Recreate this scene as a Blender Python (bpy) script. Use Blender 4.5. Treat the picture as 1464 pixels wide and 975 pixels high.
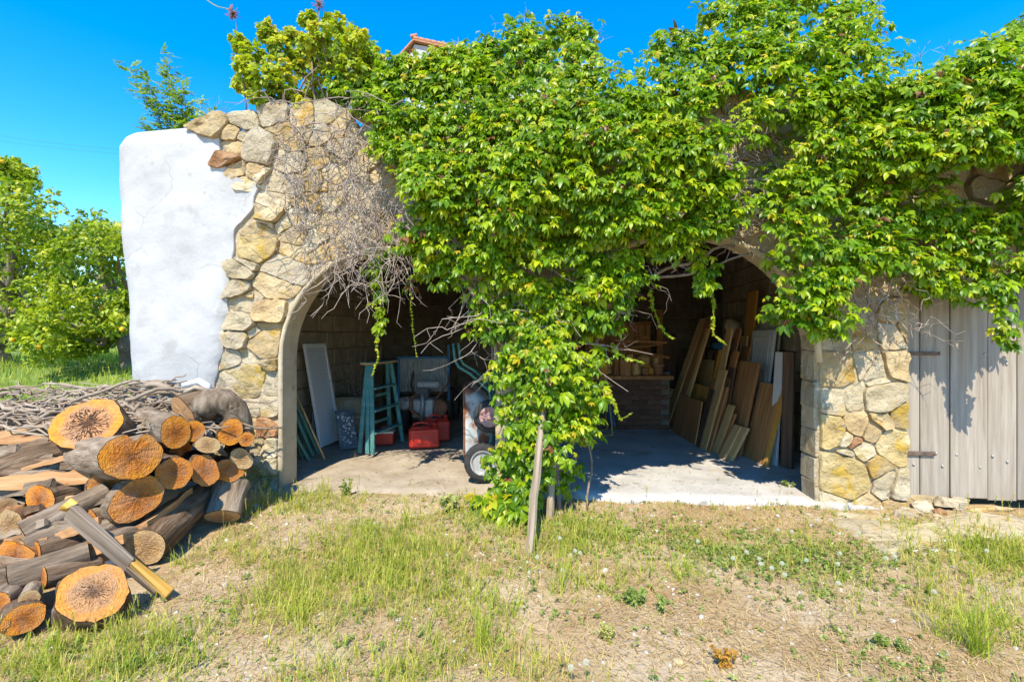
import bpy, bmesh, math, random
import numpy as np
from mathutils import Vector, Matrix, noise as mnoise

for _o in list(bpy.data.objects):
    bpy.data.objects.remove(_o, do_unlink=True)
SC = bpy.context.scene
COL = SC.collection
RNG = random.Random(11)
NP = np.random.RandomState(5)
R = math.radians

# ------------------------------------------------------------------ camera
F = 700.0            # focal length in photo pixels
CX, HY = 732.0, 478.0
H = 1.55
cam_d = bpy.data.cameras.new('camera')
cam_d.sensor_width = 36.0
cam_d.lens = F / 1464.0 * 36.0
cam_d.shift_y = (HY - 487.5) / 1464.0
cam_d.clip_start = 0.05
cam_d.clip_end = 900.0
cam = bpy.data.objects.new('camera', cam_d)
COL.objects.link(cam)
cam.location = (0, 0, H)
cam.rotation_euler = (R(90), 0, 0)
SC.camera = cam

# ------------------------------------------------------------------ sky, sun, exposure
SUN_EL, SUN_AZ = R(52), R(191)      # azimuth: clockwise from +Y (behind the camera, a little left)
wd = bpy.data.worlds.new('World')
SC.world = wd
wd.use_nodes = True
nt = wd.node_tree
sky = nt.nodes.new('ShaderNodeTexSky')
sky.sky_type = 'NISHITA'
sky.sun_disc = False
sky.sun_elevation = SUN_EL
sky.sun_rotation = SUN_AZ
sky.altitude = 60
sky.air_density = 1.0
sky.dust_density = 0.0
sky.ozone_density = 4.0
hs = nt.nodes.new('ShaderNodeHueSaturation')
hs.inputs['Saturation'].default_value = 1.42
hs.inputs['Hue'].default_value = 0.504
nt.links.new(sky.outputs[0], hs.inputs['Color'])
nt.links.new(hs.outputs[0], nt.nodes['Background'].inputs[0])
nt.nodes['Background'].inputs[1].default_value = 0.15
sun_d = bpy.data.lights.new('sun', 'SUN')
sun_d.energy = 2.95
sun_d.angle = R(0.5)
sun_d.color = (1.0, 0.93, 0.79)
sun = bpy.data.objects.new('sun', sun_d)
COL.objects.link(sun)
_sd = Vector((math.sin(SUN_AZ) * math.cos(SUN_EL), math.cos(SUN_AZ) * math.cos(SUN_EL), math.sin(SUN_EL)))
sun.rotation_euler = _sd.to_track_quat('Z', 'Y').to_euler()
sun.location = (-3, -6, 12)
SC.view_settings.view_transform = 'Standard'
SC.view_settings.look = 'None'
SC.view_settings.gamma = 1.0
SC.view_settings.exposure = 1.42

# ------------------------------------------------------------------ measuring helpers
def P(px, py, d):
    return Vector(((px - CX) / F * d, d, H + (HY - py) / F * d))
def G(px, py, z=0.0):
    d = F * (H - z) / (py - HY)
    return P(px, py, d)
WA = math.atan(0.1)                 # the front wall turns a little towards the camera on the right
WU = Vector((math.cos(WA), -math.sin(WA), 0)); WV = Vector((math.sin(WA), math.cos(WA), 0))
WO = Vector((0, 4.70, 0))
def WL(u, v, z):                    # wall frame to world
    return WO + WU * u + WV * v + Vector((0, 0, z))
def PW(px, py, v=0.0):              # photo pixel to (u, z) on the wall plane
    dx = (px - CX) / F
    t = (v + WO.dot(WV)) / (dx * WV.x + WV.y)
    p = Vector((dx * t, t, 0)) - WO
    return p.dot(WU), H + (HY - py) / F * t
def fbm(x, y, z=0.0, o=3):
    return mnoise.fractal(Vector((x, y, z)), 1.0, 2.0, o)

# ------------------------------------------------------------------ object helpers
def setp(o, label=None, cat=None, group=None, kind=None):
    if label: o['label'] = label
    if cat: o['category'] = cat
    if group: o['group'] = group
    if kind: o['kind'] = kind
    return o
def thing(name, label, cat, loc=(0, 0, 0), rz=0.0, group=None):
    o = bpy.data.objects.new(name, None)
    o.empty_display_size = 0.1
    COL.objects.link(o)
    o.location = loc; o.rotation_euler = (0, 0, rz)
    return setp(o, label, cat, group)
def link(name, me, parent=None, mat=None, mtx=None):
    o = bpy.data.objects.new(name, me)
    COL.objects.link(o)
    if mat is not None and len(me.materials) == 0:
        me.materials.append(mat)
    if mtx is not None:
        o.matrix_basis = mtx
    if parent is not None:
        o.parent = parent
    return o
def mesh_py(name, vs, fs, smooth=False):
    me = bpy.data.meshes.new(name)
    me.from_pydata([tuple(v) for v in vs], [], fs)
    if smooth:
        me.polygons.foreach_set('use_smooth', [True] * len(me.polygons))
    me.update()
    return me
def mesh_np(name, V, T, smooth=True, attr=None):
    """triangles only, from arrays"""
    me = bpy.data.meshes.new(name)
    n, m = len(V), len(T)
    me.vertices.add(n); me.vertices.foreach_set('co', np.ascontiguousarray(V, np.float32).ravel())
    me.loops.add(m * 3); me.loops.foreach_set('vertex_index', np.ascontiguousarray(T, np.int32).ravel())
    me.polygons.add(m)
    me.polygons.foreach_set('loop_start', np.arange(0, m * 3, 3, dtype=np.int32))
    me.polygons.foreach_set('loop_total', np.full(m, 3, np.int32))
    if smooth:
        me.polygons.foreach_set('use_smooth', np.ones(m, bool))
    if attr is not None:
        a = me.attributes.new('tint', 'FLOAT', 'POINT')
        a.data.foreach_set('value', np.ascontiguousarray(attr, np.float32))
    me.update(); me.validate()
    return me

class MB:
    """collects shapes for one mesh"""
    def __init__(s): s.v = []; s.f = []; s.sm = []
    def add(s, vs, fs, smooth=False):
        b = len(s.v); s.v += [tuple(v) for v in vs]
        for f in fs: s.f.append([i + b for i in f]); s.sm.append(smooth)
    def box(s, x0, x1, y0, y1, z0, z1, bev=0.0, jit=0.0, m=None, rng=RNG):
        bm = bmesh.new()
        bmesh.ops.create_cube(bm, size=1.0)
        for v in bm.verts:
            v.co = Vector((x0 + (v.co.x + .5) * (x1 - x0), y0 + (v.co.y + .5) * (y1 - y0), z0 + (v.co.z + .5) * (z1 - z0)))
            if jit: v.co += Vector((rng.uniform(-jit, jit), rng.uniform(-jit, jit), rng.uniform(-jit, jit)))
        if bev:
            bmesh.ops.bevel(bm, geom=bm.edges[:], offset=bev, segments=1, affect='EDGES', profile=0.5)
        if m is not None: bm.transform(m)
        bm.verts.ensure_lookup_table()
        for i, v in enumerate(bm.verts): v.index = i
        s.add([v.co.copy() for v in bm.verts], [[v.index for v in f.verts] for f in bm.faces])
        bm.free(); return s
    def tube(s, pts, rad, n=6, cap=True, smooth=True, wob=0.0):
        pts = [Vector(p) for p in pts]
        if not hasattr(rad, '__len__'): rad = [rad] * len(pts)
        vs = []; fs = []
        up = Vector((0, 0, 1)); prev = None
        for i, p in enumerate(pts):
            t = (pts[min(i + 1, len(pts) - 1)] - pts[max(i - 1, 0)])
            if t.length < 1e-9: t = Vector((0, 0, 1))
            t.normalize()
            if prev is None:
                a = Vector((0, 0, 1)) if abs(t.z) < .9 else Vector((1, 0, 0))
                x = t.cross(a).normalized()
            else:
                x = (prev - t * prev.dot(t)); x.normalize()
            prev = x; y = t.cross(x)
            for k in range(n):
                q = 2 * math.pi * k / n
                r = rad[i] * (1 + (RNG.uniform(-wob, wob) if wob else 0))
                vs.append(p + x * (r * math.cos(q)) + y * (r * math.sin(q)))
        for i in range(len(pts) - 1):
            for k in range(n):
                a = i * n + k; b = i * n + (k + 1) % n
                fs.append([a, b, b + n, a + n])
        s.add(vs, fs, smooth)
        if cap:
            b0 = len(s.v) - len(vs)
            s.f.append([b0 + k for k in reversed(range(n))]); s.sm.append(False)
            s.f.append([b0 + (len(pts) - 1) * n + k for k in range(n)]); s.sm.append(False)
        return s
    def lathe(s, prof, n=16, m=None, smooth=True):
        vs = []; fs = []
        for (r, z) in prof:
            for k in range(n):
                q = 2 * math.pi * k / n
                v = Vector((r * math.cos(q), r * math.sin(q), z))
                vs.append(m @ v if m is not None else v)
        for i in range(len(prof) - 1):
            for k in range(n):
                a = i * n + k; b = i * n + (k + 1) % n
                fs.append([a, b, b + n, a + n])
        s.add(vs, fs, smooth); return s
    def mesh(s, name='m'):
        me = bpy.data.meshes.new(name)
        me.from_pydata(s.v, [], s.f)
        me.polygons.foreach_set('use_smooth', s.sm)
        me.update()
        return me
    def build(s, name, mat, parent=None, mtx=None):
        return link(name, s.mesh(name), parent, mat, mtx)

def frame_mtx(o, xdir, zdir):
    """matrix with local x along xdir, local z nearest to zdir"""
    x = Vector(xdir).normalized(); z = Vector(zdir); z = (z - x * z.dot(x)).normalized()
    y = z.cross(x)
    m = Matrix.Identity(4)
    for i in range(3):
        m[i][0] = x[i]; m[i][1] = y[i]; m[i][2] = z[i]; m[i][3] = o[i]
    return m

def frame_z(o, zdir, xhint):
    """matrix whose local z runs exactly along zdir"""
    z = Vector(zdir).normalized(); x = Vector(xhint); x = (x - z * x.dot(z)).normalized()
    return frame_mtx(o, x, z)

# ------------------------------------------------------------------ materials
MATS = {}
def _n(nt, t, **kw):
    n = nt.nodes.new(t)
    for k, v in kw.items(): setattr(n, k, v)
    return n
def _ramp(nt, stops):
    r = nt.nodes.new('ShaderNodeValToRGB')
    e = r.color_ramp.elements
    e[0].position = stops[0][0]; e[0].color = (*stops[0][1], 1)
    e[1].position = stops[-1][0]; e[1].color = (*stops[-1][1], 1)
    for p, c in stops[1:-1]:
        x = e.new(p); x.color = (*c, 1)
    return r
def _new(name):
    m = bpy.data.materials.new(name); m.use_nodes = True
    nt = m.node_tree; b = nt.nodes['Principled BSDF']
    return m, nt, b
def surf(name, stops, scale=4.0, detail=6.0, rough=0.85, bump=0.3, bscale=None, stretch=None, spots=None,
         vary=0.0, dist=0.02, metal=0.0, spec=0.3, coords='Object', distort=0.0):
    """noise-coloured material; stops = colour ramp over noise; spots = (colour, scale, threshold)"""
    if name in MATS: return MATS[name]
    m, nt, b = _new(name)
    L = nt.links.new
    tc = _n(nt, 'ShaderNodeTexCoord')
    mp = _n(nt, 'ShaderNodeMapping')
    if stretch: mp.inputs['Scale'].default_value = stretch
    L(tc.outputs[coords], mp.inputs[0])
    vec = mp.outputs[0]
    oi = _n(nt, 'ShaderNodeObjectInfo')
    if vary:
        ad = _n(nt, 'ShaderNodeVectorMath', operation='MULTIPLY_ADD')
        cb = _n(nt, 'ShaderNodeCombineXYZ')
        for i in range(3): L(oi.outputs['Random'], cb.inputs[i])
        L(cb.outputs[0], ad.inputs[0]); ad.inputs[1].default_value = (37, 53, 71); L(vec, ad.inputs[2])
        vec = ad.outputs[0]
    nz = _n(nt, 'ShaderNodeTexNoise'); nz.inputs['Scale'].default_value = scale
    nz.inputs['Detail'].default_value = detail; nz.inputs['Roughness'].default_value = 0.62
    nz.inputs['Distortion'].default_value = distort
    L(vec, nz.inputs['Vector'])
    rp = _ramp(nt, stops); L(nz.outputs[0], rp.inputs[0])
    col = rp.outputs[0]
    if spots:
        for (sc, ss, st) in spots:
            n2 = _n(nt, 'ShaderNodeTexNoise'); n2.inputs['Scale'].default_value = ss; n2.inputs['Detail'].default_value = 5
            ofs = _n(nt, 'ShaderNodeVectorMath', operation='ADD'); ofs.inputs[1].default_value = (ss * 3.1, 7.7, 1.3)
            L(vec, ofs.inputs[0]); L(ofs.outputs[0], n2.inputs['Vector'])
            r2 = _ramp(nt, [(st, (0, 0, 0)), (min(st + 0.1, 1), (1, 1, 1))]); L(n2.outputs[0], r2.inputs[0])
            mx = _n(nt, 'ShaderNodeMix', data_type='RGBA')
            L(r2.outputs[0], mx.inputs['Factor']); L(col, mx.inputs['A']); mx.inputs['B'].default_value = (*sc, 1)
            col = mx.outputs['Result']
    if vary:
        h = _n(nt, 'ShaderNodeHueSaturation')
        mr = _n(nt, 'ShaderNodeMapRange'); mr.inputs['To Min'].default_value = 1 - vary; mr.inputs['To Max'].default_value = 1 + vary * .7
        L(oi.outputs['Random'], mr.inputs['Value']); L(mr.outputs[0], h.inputs['Value'])
        L(col, h.inputs['Color']); col = h.outputs[0]
    L(col, b.inputs['Base Color'])
    b.inputs['Roughness'].default_value = rough
    b.inputs['Metallic'].default_value = metal
    b.inputs['Specular IOR Level'].default_value = spec
    if bump:
        n3 = _n(nt, 'ShaderNodeTexNoise'); n3.inputs['Scale'].default_value = bscale or scale * 5
        n3.inputs['Detail'].default_value = 8; n3.inputs['Roughness'].default_value = 0.65
        L(vec, n3.inputs['Vector'])
        bp = _n(nt, 'ShaderNodeBump'); bp.inputs['Strength'].default_value = bump; bp.inputs['Distance'].default_value = dist
        L(n3.outputs[0], bp.inputs['Height']); L(bp.outputs[0], b.inputs['Normal'])
    MATS[name] = m
    return m

def foliage(name, stops, rough=0.45, trans=0.35, tcol=1.5, tscale=1.0):
    """leaf material: colour follows the leaf's own age (tint), light shines through"""
    m, nt, b = _new(name); L = nt.links.new
    a1 = _n(nt, 'ShaderNodeAttribute', attribute_name='tint')
    a2 = _n(nt, 'ShaderNodeAttribute', attribute_name='tint', attribute_type='OBJECT')
    ad0 = _n(nt, 'ShaderNodeMath', operation='ADD')
    L(a1.outputs['Fac'], ad0.inputs[0]); L(a2.outputs['Fac'], ad0.inputs[1])
    ad = _n(nt, 'ShaderNodeMath', operation='MULTIPLY'); L(ad0.outputs[0], ad.inputs[0]); ad.inputs[1].default_value = tscale
    rp = _ramp(nt, stops); L(ad.outputs[0], rp.inputs[0])
    geo = _n(nt, 'ShaderNodeNewGeometry')
    h = _n(nt, 'ShaderNodeHueSaturation')
    mr = _n(nt, 'ShaderNodeMapRange'); mr.inputs['To Min'].default_value = 0.78; mr.inputs['To Max'].default_value = 1.2
    L(geo.outputs['Random Per Island'], mr.inputs['Value']); L(mr.outputs[0], h.inputs['Value'])
    L(rp.outputs[0], h.inputs['Color'])
    L(h.outputs[0], b.inputs['Base Color'])
    b.inputs['Roughness'].default_value = rough
    b.inputs['Specular IOR Level'].default_value = 0.35
    tr = _n(nt, 'ShaderNodeBsdfTranslucent')
    g = _n(nt, 'ShaderNodeMix', data_type='RGBA', blend_type='MULTIPLY'); g.inputs['Factor'].default_value = 1
    L(h.outputs[0], g.inputs['A']); g.inputs['B'].default_value = (tcol * 1.0, tcol * 1.1, tcol * 0.45, 1)
    L(g.outputs['Result'], tr.inputs['Color'])
    mx = _n(nt, 'ShaderNodeMixShader'); mx.inputs[0].default_value = trans
    L(b.outputs[0], mx.inputs[1]); L(tr.outputs[0], mx.inputs[2])
    L(mx.outputs[0], nt.nodes['Material Output'].inputs[0])
    return m

def stone_mat(name, base, hi, lo, ochre):
    return surf(name, [(0.25, lo), (0.45, base), (0.62, hi), (0.8, base)], scale=3.6, detail=10, rough=0.92, bump=1.0, bscale=8,
                spots=[(ochre, 5.0, 0.56), ((0.30, 0.25, 0.17), 11.0, 0.62)], vary=0.2, dist=0.07, spec=0.15)
S_BEIGE = stone_mat('stone_beige', (0.48, 0.34, 0.165), (0.56, 0.43, 0.24), (0.36, 0.24, 0.12), (0.47, 0.295, 0.075))
S_PALE = stone_mat('stone_pale', (0.51, 0.41, 0.25), (0.58, 0.49, 0.33), (0.40, 0.31, 0.19), (0.48, 0.35, 0.15))
S_OCHRE = stone_mat('stone_ochre', (0.47, 0.34, 0.14), (0.55, 0.43, 0.23), (0.34, 0.23, 0.10), (0.50, 0.32, 0.06))
S_GREY = stone_mat('stone_grey', (0.43, 0.345, 0.22), (0.50, 0.42, 0.29), (0.32, 0.24, 0.145), (0.43, 0.31, 0.15))
S_RED = stone_mat('stone_red', (0.44, 0.22, 0.10), (0.50, 0.30, 0.16), (0.28, 0.13, 0.06), (0.45, 0.25, 0.08))
M_MORTAR = surf('mortar', [(0.3, (0.36, 0.27, 0.16)), (0.55, (0.50, 0.40, 0.25)), (0.75, (0.58, 0.48, 0.32))], scale=5, rough=0.95, bump=0.9, bscale=14, dist=0.04, spec=0.1)
M_RENDER = surf('cream_render', [(0.3, (0.40, 0.32, 0.20)), (0.6, (0.52, 0.43, 0.29)), (0.8, (0.58, 0.50, 0.36))], scale=3, rough=0.9, bump=0.35, bscale=22, spots=[((0.30, 0.24, 0.16), 7, 0.62)], dist=0.02, spec=0.1)
M_WHITE = surf('whitewash', [(0.3, (0.37, 0.355, 0.33)), (0.5, (0.435, 0.42, 0.395)), (0.8, (0.465, 0.45, 0.425))], scale=1.3, detail=9, rough=0.85, bump=0.5, bscale=6, spots=[((0.37, 0.35, 0.32), 3.0, 0.57), ((0.35, 0.32, 0.28), 9.0, 0.66)], dist=0.03, spec=0.15)
def add_cracks(m, scale, col):
    nt = m.node_tree; L = nt.links.new; b = nt.nodes['Principled BSDF']
    src = b.inputs['Base Color'].links[0].from_socket
    tc = _n(nt, 'ShaderNodeTexCoord')
    nz = _n(nt, 'ShaderNodeTexNoise'); nz.inputs['Scale'].default_value = 3.0; nz.inputs['Detail'].default_value = 4; L(tc.outputs['Object'], nz.inputs['Vector'])
    ad = _n(nt, 'ShaderNodeMix', data_type='VECTOR'); ad.inputs['Factor'].default_value = .22; L(tc.outputs['Object'], ad.inputs['A']); L(nz.outputs['Color'], ad.inputs['B'])
    vo = _n(nt, 'ShaderNodeTexVoronoi', feature='DISTANCE_TO_EDGE'); vo.inputs['Scale'].default_value = scale; L(ad.outputs['Result'], vo.inputs['Vector'])
    r = _ramp(nt, [(0.0, (1, 1, 1)), (0.007, (0, 0, 0))]); L(vo.outputs['Distance'], r.inputs[0])
    n2 = _n(nt, 'ShaderNodeTexNoise'); n2.inputs['Scale'].default_value = 1.7; L(tc.outputs['Object'], n2.inputs['Vector'])
    r2 = _ramp(nt, [(0.5, (0, 0, 0)), (0.62, (.8, .8, .8))]); L(n2.outputs[0], r2.inputs[0])
    mu = _n(nt, 'ShaderNodeMath', operation='MULTIPLY'); L(r.outputs[0], mu.inputs[0]); L(r2.outputs[0], mu.inputs[1])
    mx = _n(nt, 'ShaderNodeMix', data_type='RGBA'); L(mu.outputs[0], mx.inputs['Factor']); L(src, mx.inputs['A']); mx.inputs['B'].default_value = (*col, 1)
    L(mx.outputs['Result'], b.inputs['Base Color'])
add_cracks(M_WHITE, 1.6, (0.26, 0.24, 0.215))
M_BLOCK = surf('block_masonry', [(0.3, (0.32, 0.25, 0.16)), (0.6, (0.44, 0.36, 0.24)), (0.8, (0.52, 0.44, 0.32))], scale=5, rough=0.95, bump=0.5, bscale=25, vary=0.15, spec=0.1)
M_BLOCK_SHADE = surf('shaded_block', [(0.3, (0.09, 0.072, 0.05)), (0.6, (0.14, 0.115, 0.08)), (0.8, (0.18, 0.15, 0.11))], scale=5, rough=0.95, bump=0.5, bscale=25, vary=0.2, spec=0.1)  # back wall blocks: shade at the rear of the bays put into the colour
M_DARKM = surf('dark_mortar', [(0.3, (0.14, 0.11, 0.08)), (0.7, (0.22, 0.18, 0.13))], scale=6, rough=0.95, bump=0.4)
M_CONC = surf('concrete_floor', [(0.3, (0.36, 0.335, 0.295)), (0.55, (0.48, 0.45, 0.40)), (0.8, (0.55, 0.52, 0.465))], scale=2.2, detail=9, rough=0.9, bump=0.35, bscale=18, spots=[((0.38, 0.31, 0.22), 2.3, 0.57), ((0.22, 0.19, 0.16), 4.5, 0.64)], spec=0.15)
M_DIRTF = surf('dirt_floor', [(0.3, (0.28, 0.22, 0.15)), (0.55, (0.40, 0.33, 0.24)), (0.8, (0.50, 0.43, 0.33))], scale=3.0, detail=9, rough=0.95, bump=0.5, bscale=20, spec=0.1)

def wood(name, a, b, c, rough=0.75, bump=0.5, vary=0.18, axis='Z', fine=1.0, spots=None):
    st = {'X': (1.3, 26, 26), 'Z': (26, 26, 1.3)}[axis]
    return surf(name, [(0.28, a), (0.5, b), (0.72, c)], scale=fine, detail=7, rough=rough, bump=bump, bscale=fine * 2.2, stretch=st, vary=vary, dist=0.006, spec=0.2, spots=spots, distort=0.4)
W_GREY = wood('weathered_wood', (0.21, 0.17, 0.125), (0.31, 0.26, 0.20), (0.38, 0.33, 0.265), rough=0.85, spots=[((0.27, 0.215, 0.15), 0.35, 0.62)])
W_BROWN = wood('brown_wood', (0.20, 0.085, 0.03), (0.36, 0.17, 0.062), (0.47, 0.25, 0.105))
W_TAN = wood('tan_wood', (0.42, 0.235, 0.08), (0.58, 0.355, 0.14), (0.66, 0.45, 0.21))
W_DARK = wood('dark_wood', (0.06, 0.036, 0.022), (0.11, 0.066, 0.042), (0.16, 0.105, 0.065))
W_ORANGE = wood('orange_wood', (0.42, 0.175, 0.03), (0.58, 0.28, 0.05), (0.66, 0.38, 0.10))
W_PALEGREY = wood('pale_grey_board', (0.38, 0.37, 0.35), (0.48, 0.47, 0.45), (0.55, 0.54, 0.52))
M_WPAINT = surf('white_paint', [(0.3, (0.55, 0.54, 0.50)), (0.6, (0.70, 0.69, 0.66))], scale=4, rough=0.6, bump=0.1)
M_IRON = surf('rusty_iron', [(0.3, (0.10, 0.075, 0.06)), (0.6, (0.19, 0.13, 0.09)), (0.8, (0.28, 0.15, 0.08))], scale=14, rough=0.8, bump=0.4, metal=0.3)
# ================================================================== ground
def sst(a, b, x):
    t = max(0.0, min(1.0, (x - a) / (b - a))); return t * t * (3 - 2 * t)
def ground_z(x, y):
    z = 0.0
    z += 0.95 * sst(4.6, 10.5, y) * sst(-3.0, -5.2, x)                 # bank rising behind the wood pile
    z += 0.95 * sst(11.5, 17.0, y) * (1 - sst(-3.0, -5.2, x))
    z += 1.1 * sst(11, 60, y) * sst(-3, -5, x)
    z += 9.0 * sst(60, 260, y) + 14.0 * sst(150, 500, y)
    k = 1.0 if y < 4.2 else max(0.25, 1 - (y - 4.2) / 0.4)
    if x < -4.2: k = 1.0
    z += k * 0.035 * fbm(x * 0.9, y * 0.9) + k * 0.012 * fbm(x * 4, y * 4, 3.3)
    if (y - 4.7) * .995 + x * .0995 > .22 and -4.0 < x < 6 and y < 11: z = -0.06
    return z
def axis_samples(lims):
    out = []
    for a, b, s in lims:
        n = max(1, int(round((b - a) / s))); out += [a + (b - a) * i / n for i in range(n)]
    return out + [lims[-1][1]]
gx = axis_samples([(-400, -60, 40), (-60, -14, 6), (-14, -6, .6), (-6, 6, .1), (6, 14, 1.0), (14, 60, 6), (60, 400, 40)])
gy = axis_samples([(-60, -4, 7), (-4, 1.2, .6), (1.2, 5.2, .09), (5.2, 12, .4), (12, 30, 2), (30, 100, 8), (100, 700, 50)])
vs = [(x, y, ground_z(x, y)) for y in gy for x in gx]
nx = len(gx)
fs = [[j * nx + i, j * nx + i + 1, (j + 1) * nx + i + 1, (j + 1) * nx + i] for j in range(len(gy) - 1) for i in range(nx - 1)]
def ground_mat():
    m, nt, b = _new('dry_earth'); L = nt.links.new
    tc = _n(nt, 'ShaderNodeTexCoord')
    def noi(s, d=8, ro=0.6, off=0):
        n = _n(nt, 'ShaderNodeTexNoise'); n.inputs['Scale'].default_value = s; n.inputs['Detail'].default_value = d; n.inputs['Roughness'].default_value = ro
        mp = _n(nt, 'ShaderNodeMapping'); mp.inputs['Location'].default_value = (off, off * .7, 0)
        L(tc.outputs['Object'], mp.inputs[0]); L(mp.outputs[0], n.inputs['Vector']); return n.outputs[0]
    r1 = _ramp(nt, [(0.3, (0.28, 0.175, 0.085)), (0.5, (0.42, 0.285, 0.145)), (0.7, (0.53, 0.385, 0.21))]); L(noi(3.0, 10, .7), r1.inputs[0])
    r2 = _ramp(nt, [(0.45, (0, 0, 0)), (0.62, (1, 1, 1))]); L(noi(0.9, 5, .6, 9), r2.inputs[0])
    mx = _n(nt, 'ShaderNodeMix', data_type='RGBA'); L(r2.outputs[0], mx.inputs['Factor']); L(r1.outputs[0], mx.inputs['A'])
    mx.inputs['B'].default_value = (0.53, 0.41, 0.26, 1)
    # small pale stones
    vo = _n(nt, 'ShaderNodeTexVoronoi'); vo.inputs['Scale'].default_value = 42; L(tc.outputs['Object'], vo.inputs['Vector'])
    r3 = _ramp(nt, [(0.0, (1, 1, 1)), (0.2, (1, 1, 1)), (0.3, (0, 0, 0))]); L(vo.outputs['Distance'], r3.inputs[0])
    r4 = _ramp(nt, [(0.52, (0, 0, 0)), (0.6, (1, 1, 1))]); L(noi(1.7, 4, .6, 21), r4.inputs[0])
    mu = _n(nt, 'ShaderNodeMath', operation='MULTIPLY'); L(r3.outputs[0], mu.inputs[0]); L(r4.outputs[0], mu.inputs[1])
    mx2 = _n(nt, 'ShaderNodeMix', data_type='RGBA'); L(mu.outputs[0], mx2.inputs['Factor']); L(mx.outputs['Result'], mx2.inputs['A'])
    mx2.inputs['B'].default_value = (0.62, 0.56, 0.46, 1)
    # turf on the bank to the left and far away
    sx = _n(nt, 'ShaderNodeSeparateXYZ'); L(tc.outputs['Object'], sx.inputs[0])
    mr = _n(nt, 'ShaderNodeMapRange'); mr.inputs['From Min'].default_value = 4.4; mr.inputs['From Max'].default_value = 6.0; L(sx.outputs['Y'], mr.inputs['Value'])
    r5 = _ramp(nt, [(0.3, (0.10, 0.16, 0.03)), (0.55, (0.20, 0.26, 0.06)), (0.75, (0.36, 0.36, 0.14))]); L(noi(1.1, 8, .65, 3), r5.inputs[0])
    mx3 = _n(nt, 'ShaderNodeMix', data_type='RGBA'); L(mr.outputs[0], mx3.inputs['Factor']); L(mx2.outputs['Result'], mx3.inputs['A']); L(r5.outputs[0], mx3.inputs['B'])
    L(mx3.outputs['Result'], b.inputs['Base Color'])
    b.inputs['Roughness'].default_value = 0.95; b.inputs['Specular IOR Level'].default_value = 0.1
    bp = _n(nt, 'ShaderNodeBump'); bp.inputs['Strength'].default_value = 0.8; bp.inputs['Distance'].default_value = 0.03
    L(noi(26, 10, .7), bp.inputs['Height']); L(bp.outputs[0], b.inputs['Normal'])
    return m
M_GROUND = ground_mat()
gnd = link('ground', mesh_py('ground', vs, fs, True), None, M_GROUND)
setp(gnd, 'dry stony earth yard with pale pebbles', None, None, 'structure')

# ================================================================== garage building
GAR = thing('stone_garage', 'old stone garage with two arched openings and a whitewashed end', 'garage', WO, -WA)
# openings in wall coordinates
UL0 = PW(404, 600)[0]; UL1 = -0.16
UR0 = 0.40; UR1 = PW(1168, 600)[0]
UD0 = PW(1297, 600)[0]; UD1 = UD0 + 1.95
ZS_L, ZS_R = 1.30, 1.30
THK = 0.26
def arch_top(u):
    for (a, b, zs) in ((UL0, UL1, ZS_L), (UR0, UR1, ZS_R)):
        if a < u < b:
            c = (a + b) / 2; r = (b - a) / 2
            return zs + math.sqrt(max(0, r * r - (u - c) ** 2))
    if UD0 < u < UD1: return 2.55
    return None
def wall_top(u):
    return 3.60 + 0.05 * fbm(u * 1.7, 3.1) - 0.10 * sst(-2.2, -3.2, u) + 0.1 * sst(-2, 0, u)
# core of the wall, in strips so that the arches are real openings
def strip_list():
    us = []
    def rng(a, b, s):
        n = max(1, int((b - a) / s)); return [a + (b - a) * i / n for i in range(n + 1)]
    segs = [(-3.45, UL0, 0)] + [(UL0, UL1, 1)] + [(UL1, UR0, 0)] + [(UR0, UR1, 1)] + [(UR1, UD0, 0)] + [(UD0, UD1, 2)] + [(UD1, 8.0, 0)]
    for a, b, k in segs:
        if k == 1:
            c = (a + b) / 2; r = (b - a) / 2
            u = [c - r * math.cos(math.pi * i / 28) for i in range(29)]
        else: u = rng(a, b, 0.3)
        us.append((u, k))
    return us
core = MB(); intr = MB()
for u, k in strip_list():
    for a, b in zip(u[:-1], u[1:]):
        def bot(x, k=k, lo=a, hi=b):
            if k == 0: return -0.15
            if k == 2: return 2.55
            e = 1e-6
            t = arch_top(min(max(x, u[0] + e), u[-1] - e)); return t if t is not None else ZS_L
        za, zb = bot(a), bot(b); ta, tb = wall_top(a), wall_top(b)
        core.add([(a, 0, za), (b, 0, zb), (b, 0, tb), (a, 0, ta)], [[0, 1, 2, 3]])
        core.add([(a, THK, za), (b, THK, zb), (b, THK, tb), (a, THK, ta)], [[3, 2, 1, 0]])
        core.add([(a, 0, ta), (b, 0, tb), (b, THK, tb), (a, THK, ta)], [[0, 1, 2, 3]])
        if k == 1: intr.add([(a, -0.004, za), (b, -0.004, zb), (b, THK + .004, zb), (a, THK + .004, za)], [[0, 3, 2, 1]], True)
        if k == 2: core.add([(a, 0, za), (b, 0, zb), (b, THK, zb), (a, THK, za)], [[0, 3, 2, 1]])
for u in (UD0, UD1):
    core.add([(u, 0, -.15), (u, THK, -.15), (u, THK, 2.55), (u, 0, 2.55)], [[0, 1, 2, 3]])
for u, zs in ((UL0, ZS_L), (UL1, ZS_L), (UR0, ZS_R), (UR1, ZS_R)):
    intr.add([(u, -0.004, -.15), (u, THK + .004, -.15), (u, THK + .004, zs), (u, -0.004, zs)], [[0, 1, 2, 3]], True)
FW = core.build('front_wall', M_MORTAR, GAR)
intr.build('arch_reveal', M_RENDER, GAR)
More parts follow.
